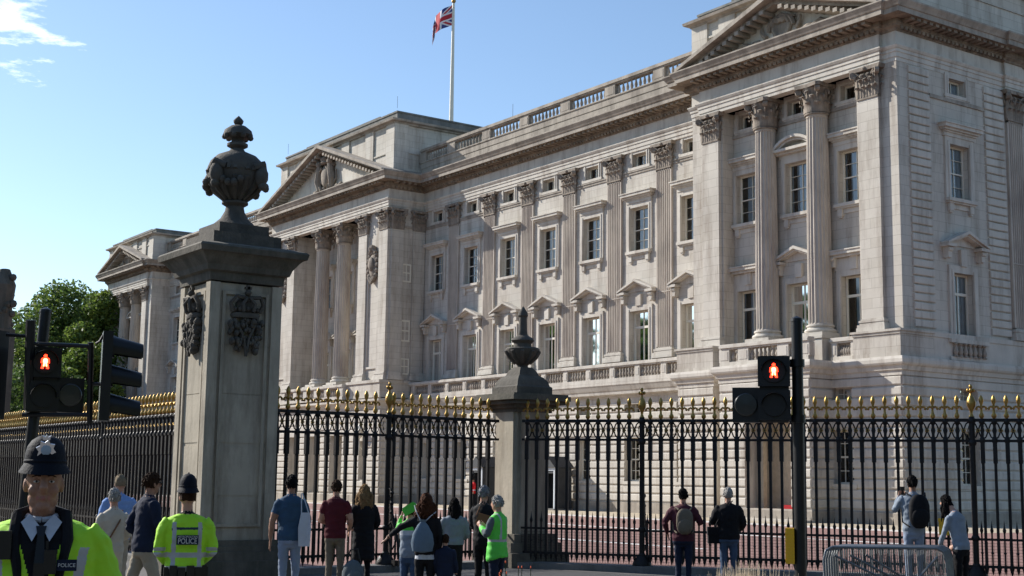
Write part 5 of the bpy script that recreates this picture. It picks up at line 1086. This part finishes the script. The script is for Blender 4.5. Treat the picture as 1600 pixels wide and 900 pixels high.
b_.obj('belt', 'black_paint', o_, Vector((0, 0, .93))*s_)
# --- group behind the front policeman
I = person('balding man in pale blue shirt, left of the man in navy', 191, 19., 743, .15, 'pale_blue', 'stone_trousers', bulk=1.15, arms=(((-.28, -.03, 1.15), (-.22, .1, .95)), ((.28, -.03, 1.15), (.22, .15, 1.0)))); hair(I, 'hair_ash', 'bald', 5)
I = person('woman in cream top and trousers with a cross-body strap', 183, 16.8, 764, .25, 'cream', 'cream', bulk=1.05, arms=(((-.24, -.04, 1.16), (-.22, .1, .94)), ((.24, -.04, 1.16), (.14, .18, 1.05))), feet=((-.1, -.1, 0), (.1, .1, 0))); hair(I, 'hair_grey', 'short', 6); s_ = I['s']
b_ = MB(); b_.tube([Vector((.13, .0, 1.47))*s_, Vector((.06, -.125, 1.33))*s_, Vector((-.06, -.14, 1.14))*s_, Vector((-.15, -.1, 1.02))*s_, Vector((-.19, .03, .96))*s_, Vector((-.1, .14, 1.1))*s_, Vector((.1, .12, 1.35))*s_, Vector((.13, .0, 1.47))*s_], .011, 6); b_.obj('strap', 'brown_cloth', I['o'])
I = person('man in navy jacket and beige trousers striding to the right', 233, 16.3, 740, -1.15, 'navy', 'stone_trousers', bulk=1.12, hem=-.03, arms=(((-.24, -.14, 1.16), (-.2, .05, 1.0)), ((.24, .05, 1.16), (.2, .22, 1.02))), feet=((-.09, -.52, .06), (.09, .22, 0)), knees=((-.1, -.12, .5), (.1, .14, .5)), skin='skin_tan', lean=(0, .04)); hair(I, 'hair_brown', 'short', 7)
b_ = MB(); hc = I['hc']; s_ = I['s']
for sx in (-1, 1): b_.lathe([(.026*s_, 0), (.026*s_, .004)], 12, c=(0, 0, 0)); b_.v[-24:] = [(hc.x+sx*.033*s_+x, hc.y+.1*s_+z, hc.z+.012*s_+y) for x, y, z in b_.v[-24:]]; b_.tube([hc+Vector((sx*.06, .095, .015))*s_, hc+Vector((sx*.08, .0, .015))*s_], .004, 5)
b_.obj('glasses', 'black_paint', I['o'])
# --- spectators at the middle railing
I = person('man in blue T-shirt and pale trousers with a white tote bag', 458, 19., 743.5, .05, 'blue_shirt', 'pale_jeans', skin='skin_tan', sleeve='short', bulk=1.12, arms=(((-.27, -.03, 1.14), (-.28, .06, .9)), ((.27, -.02, 1.14), (.2, .2, 1.12)))); hair(I, 'hair_black', 'short', 8); s_ = I['s']; g_ = I['o'].location
b_ = MB(); b_.prism([(-.075, 0), (.075, 0), (.085, .25), (.065, .46), (-.055, .46), (-.085, .25)], -.035, .035); b_.v = [(x*(1-.25*abs(y)/.035*0), y*(1-.8*max(0, z-.25)/.21), z) for x, y, z in b_.v]
t_ = thing('tote_bag', 'flat white tote bag on the shoulder of the man in blue', 'bag', Vector(g_)+Vector((0, 0, .86))+RT*.215-Vector((fw.x, fw.y, 0))*.1, YAW); b_.obj('bag', 'white_cloth', t_); b_ = MB(); b_.tube([(-.05, 0, .45), (-.06, .02, .62), (-.075, .08, .72)], .008, 6); b_.tube([(.05, 0, .45), (-.01, .02, .62), (-.06, .08, .73)], .008, 6); b_.obj('strap', 'white_cloth', t_)
I = person('man in maroon shirt and khaki trousers beside the man in blue', 528, 21., 751, -.1, 'maroon', 'khaki', sleeve='short', bulk=1.12, hem=-.02, arms=(((-.26, .0, 1.15), (-.18, .2, 1.1)), ((.26, -.02, 1.15), (.22, .18, 1.0)))); hair(I, 'hair_brown', 'short', 9)
I = person('woman in long black coat with curly fair hair', 572, 21.5, 760, .3, 'black_cloth', 'black_cloth', bulk=1.2, coat=.55, arms=(((-.27, .02, 1.15), (-.16, .22, 1.08)), ((.27, -.02, 1.15), (.2, .2, 1.02)))); hair(I, 'hair_blond', 'curly', 10, .3, 1.15)
g_ = ground_at(557, 20.8, -.06); t_ = thing('holdall', 'shiny dark grey bag at the feet of the woman in black', 'bag', g_, YAW); b_ = MB(); b_.ball((0, 0, .34), .2, 14, 0, (.85, .6, 1.2)); b_.ball((.03, -.08, .3), .12, 10, 0, (1, .7, 1.2)); b_.obj('bag', 'teal_grey', t_); b_ = MB(); b_.tube([(-.1, 0, .5), (-.05, 0, .72), (.06, 0, .74), (.12, 0, .5)], .012, 6); b_.obj('handle', 'black_paint', t_)
I = person('woman in black jacket with bushy brown hair, reaching left to the railing', 668, 17.8, 776, .0, 'black_cloth', 'black_cloth', bulk=1.08, hem=.06, arms=(((-.42, .06, 1.3), (-.6, .12, 1.16)), ((.24, -.04, 1.16), (.2, .02, .92)))); hair(I, 'hair_auburn', 'bushy', 11, .2, 1.25); s_ = I['s']; g_ = Vector(I['o'].location)
b_ = MB(); b_.box(-.15, .15, -.12, .12, .9, .985); b_.v = [(x*s_*1.02, y*s_*1.05, z*s_) for x, y, z in b_.v]; b_ = MB(); b_.lathe([(.165*s_, .86*s_), (.16*s_, .92*s_), (.15*s_, .98*s_)], 20); b_.v = [(x, y*.8, z) for x, y, z in b_.v]; b_.obj('shirt_hem', 'white_cloth', I['o'])
t_ = thing('drawstring_bag', 'grey-blue drawstring bag on the back of the woman with bushy hair', 'bag', g_+Vector((0, 0, .98*s_))-Vector((fw.x, fw.y, 0))*.15-RT*.03, YAW); b_ = MB(); b_.lathe([(.02, -.02), (.13, .0), (.15, .1), (.13, .22), (.07, .33), (.035, .37), (.05, .4)], 16); b_.v = [(x, y*.5, z) for x, y, z in b_.v]; b_.obj('bag', 'bag_blue', t_)
b_ = MB(); b_.tube([(-.02, .02, .37), (-.09, .03, .5), (-.12, .1, .58)], .007, 6); b_.tube([(.02, .02, .37), (.1, .03, .45), (.16, .1, .5)], .007, 6); b_.obj('cord', 'white_cloth', t_)
I = person('child in hi-vis green coat, mostly hidden by the woman with bushy hair', 643, 18.6, 788, -.3, 'hivis_green', 'jeans', bulk=1.05, arms=(((-.26, .05, 1.3), (-.2, .12, 1.55)), ((.22, .05, 1.2), (.1, .2, 1.1))), rule=lambda c, m_, n_: 'denim' if m_ == 'hivis_green' and c.z < 1.25 else ('white_cloth' if m_ == 'hivis_green' and c.z < 1.33 else m_)); hair(I, 'hair_brown', 'short', 12)
b_ = MB(); b_.box(-.1, .1, -.03, .03, -.05, .05); b_.box(-.085, .085, -.035, .035, .05, .07); q = at(641, 796, 18.3); tag(b_.obj('green_folder', 'hivis_green', None, q, YAW), 'bright green folded item held up beside the bushy-haired woman', 'folder').rotation_euler = (0, -.55, YAW)
I = person('woman with long dark hair in grey knit jumper', 712, 19.8, 779, .1, 'grey_knit', 'black_cloth', bulk=1.16, hem=.1, arms=(((-.26, .02, 1.16), (-.15, .22, 1.1)), ((.26, .0, 1.15), (.15, .22, 1.08)))); hair(I, 'hair_black', 'long', 13, .36, 1.0)
I = person('small child in dark jacket in front of the long-haired woman', 699, 17.8, 835, .0, 'navy', 'navy', bulk=1.22, head=(0, 0), voxel=.012); hair(I, 'hair_brown', 'short', 14)
I = person('person in black with silver-grey hair and a tan satchel beside the hi-vis man', 757, 20.3, 760, -.55, 'black_cloth', 'black_cloth', bulk=1.1, arms=(((-.25, .02, 1.15), (-.15, .2, 1.1)), ((.25, .0, 1.15), (.2, .2, 1.05)))); hair(I, 'hair_silver', 'short', 15, .1, 1.); s_ = I['s']; g_ = Vector(I['o'].location)
t_ = thing('satchel', 'tan brown satchel on the back of the silver-haired person', 'bag', g_+Vector((0, 0, 1.22*s_))-Vector((fw.x, fw.y, 0))*.15, YAW); b_ = MB(); b_.prism([(-.12, -.02), (.12, -.06), (.1, .09), (-.06, .13)], -.05, .05); b_.obj('bag', 'brown_cloth', t_); b_ = MB(); b_.tube([(-.1, .0, .1), (-.05, .05, .22)], .01, 6); b_.obj('strap', 'brown_cloth', t_)
def rule_v(c, m_, n_):
    if m_ != 'hivis_green': return m_
    if abs(c.x) > .215: return 'teal_grey'
    if 1.06 < c.z < 1.105 or (abs(abs(c.x)-.1) < .02 and c.z > 1.1): return 'band'
    return m_
I = person('older man in bright green hi-vis vest, beside the small pier', 779, 18.8, 775, 1.05, 'hivis_green', 'navy', bulk=1.2, coat=.8, rule=rule_v, arms=(((-.25, .06, 1.17), (-.08, .27, 1.28)), ((.25, .06, 1.17), (.08, .27, 1.28)))); hair(I, 'hair_grey', 'short', 16)
# --- spectators on the right
I = person('man in dark maroon jacket with a backpack, left of the man in black', 1067, 22., 764, -.05, 'plum', 'navy', bulk=1.25, arms=(((-.34, -.02, 1.2), (-.3, .14, 1.02)), ((.32, .0, 1.2), (.2, .26, 1.3)))); hair(I, 'hair_black', 'short', 17); g_ = Vector(I['o'].location); s_ = I['s']
def backpack(lab, g_, z, w, h, m_, d=.16):
    t_ = thing('backpack', lab, 'backpack', g_+Vector((0, 0, z))-Vector((fw.x, fw.y, 0))*(.13+d/2), YAW); b_ = MB(); b_.ball((0, 0, 0), .5, 20, 0, (w, d, h)); b_.v = [(math.copysign(min(abs(x), w*.44), x), math.copysign(min(abs(y), d*.45), y), math.copysign(min(abs(q), h*.46), q)) for x, y, q in b_.v]; b_.obj('pack', m_, t_)
    b_ = MB(); b_.ball((0, -d*.42, -h*.16), .5, 16, 0, (w*.8, d*.4, h*.5)); b_.obj('pocket', m_, t_); b_ = MB()
    for sx in (-1, 1): b_.tube([(sx*w*.3, d*.3, h*.42), (sx*w*.42, d*.9, h*.5), (sx*w*.55, d*1.5, h*.3), (sx*w*.55, d*1.2, -h*.3), (sx*w*.4, d*.3, -h*.42)], .014, 6)
    b_.obj('strap', m_, t_)
backpack('worn dark backpack on the man in the maroon jacket', g_, 1.22*s_, .3, .44, 'khaki', .13)
I = person('man in black jacket and blue jeans with short grey hair', 1137, 22.5, 762.5, .1, 'black_cloth', 'jeans', bulk=1.3, arms=(((-.3, .02, 1.18), (-.24, .2, 1.2)), ((.29, -.02, 1.16), (.22, .2, 1.05)))); hair(I, 'hair_grey', 'short', 18); g_ = Vector(I['o'].location)
t_ = thing('shoulder_bag', 'black shoulder bag at the left side of the man in black', 'bag', g_+Vector((0, 0, .82))-RT*.24, YAW); b_ = MB(); b_.box(-.1, .1, -.06, .06, 0, .26); b_.box(-.11, .11, -.07, .065, .14, .27); b_.obj('bag', 'black_cloth', t_); b_ = MB(); b_.tube([(0, -.05, .26), (.12, -.1, .5), (.3, -.08, .7)], .01, 6); b_.obj('strap', 'black_cloth', t_)
I = person('man in light denim jacket taking a photograph over the barriers', 1424, 21.8, 744, .12, 'denim', 'pale_jeans', skin='skin_tan', bulk=1.12, gz=.06, arms=(((-.3, .06, 1.22), (-.2, .28, 1.42)), ((.24, .1, 1.2), (.0, .3, 1.42)))); hair(I, 'hair_black', 'short', 19); g_ = Vector(I['o'].location); s_ = I['s']; backpack('large black backpack on the man in the denim jacket', g_+RT*.03, 1.22*s_, .36, .58, 'black_cloth', .2)
b_ = MB(); b_.box(-.035, .035, -.006, .006, -.07, .07); b_.lathe([(.008, 0), (.008, .003)], 10, c=(0, 0, .05)); q = at(1410, 767, 22.2); tag(b_.obj('phone', 'black_paint', None, q, YAW), 'phone held up by the man in the denim jacket', 'phone')
I = person('dark-haired woman in pale blue top leaning at the right end of the barriers', 1497, 20.8, 790, .9, 'denim', 'black_cloth', bulk=1.02, lean=(0, .12), arms=(((-.24, .14, 1.12), (-.2, .3, .95)), ((.24, .12, 1.12), (.2, .3, .95))), head=(0, .12), Hfix=1.66); hair(I, 'hair_black', 'long', 20, .3, 1.)
# --- the sentry
def rule_g(c, m_, n_):
    if m_ == 'tunic_red' and 1.0 < c.z < 1.045: return 'white_cloth'
    return m_
g0 = Vector((-33.0, -4.6, 0)); dpt = (g0-CAMP).dot(fw)
I = person('guard in red tunic and tall bearskin cap at the sentry box', 740.5, dpt, 760, 2.0, 'tunic_red', 'black_cloth', bulk=1.1, rule=rule_g, gz=0., Hfix=1.85, voxel=.02, hem=-.08); b_ = MB(); hc = I['hc']; b_.lathe([(.1, -.03), (.135, .04), (.15, .16), (.14, .28), (.09, .37), (.0, .4)], 16, c=hc); b_.obj('bearskin_cap', 'bearskin', I['o'])
finish_people()
# park woodland added out of view, sized to block sky light and darken reflections
b_ = MB(); rnd = random.Random(77)
for i in range(36):
    a = -2.92+i*.115; right = a > -.45; R_ = rnd.uniform(44, 66) if right else rnd.uniform(72, 100); x, y = 35+R_*math.cos(a), -45+R_*math.sin(a); h = rnd.uniform(27, 33) if right else rnd.uniform(17, 23)
    b_.tube([(x, y, 0), (x, y, h*.6)], [.6, .25], 7, 3)
    for k_ in range(13): crown(b_, (x+rnd.uniform(-5, 5), y+rnd.uniform(-5, 5), h*rnd.uniform(.18, .92)), (4.6, 4.6, 3.8), 140, rnd, 2.2)
for i in range(20):
    t = i/19; x, y = -165+135*t+rnd.uniform(-5, 5), -72-48*t+rnd.uniform(-8, 8); h = rnd.uniform(23, 30)
    b_.tube([(x, y, 0), (x, y, h*.6)], [.6, .25], 7, 3)
    for k_ in range(12): crown(b_, (x+rnd.uniform(-5, 5), y+rnd.uniform(-5, 5), h*rnd.uniform(.18, .92)), (4.6, 4.6, 3.8), 140, rnd, 2.2)
tag(b_.obj('shade_woodland', ['leaf', 'leaf_dark', 'leaf_dark', 'bark']), 'unseen mass of park trees added across the roads to shade the scene', 'shade_woodland', kind='stuff')
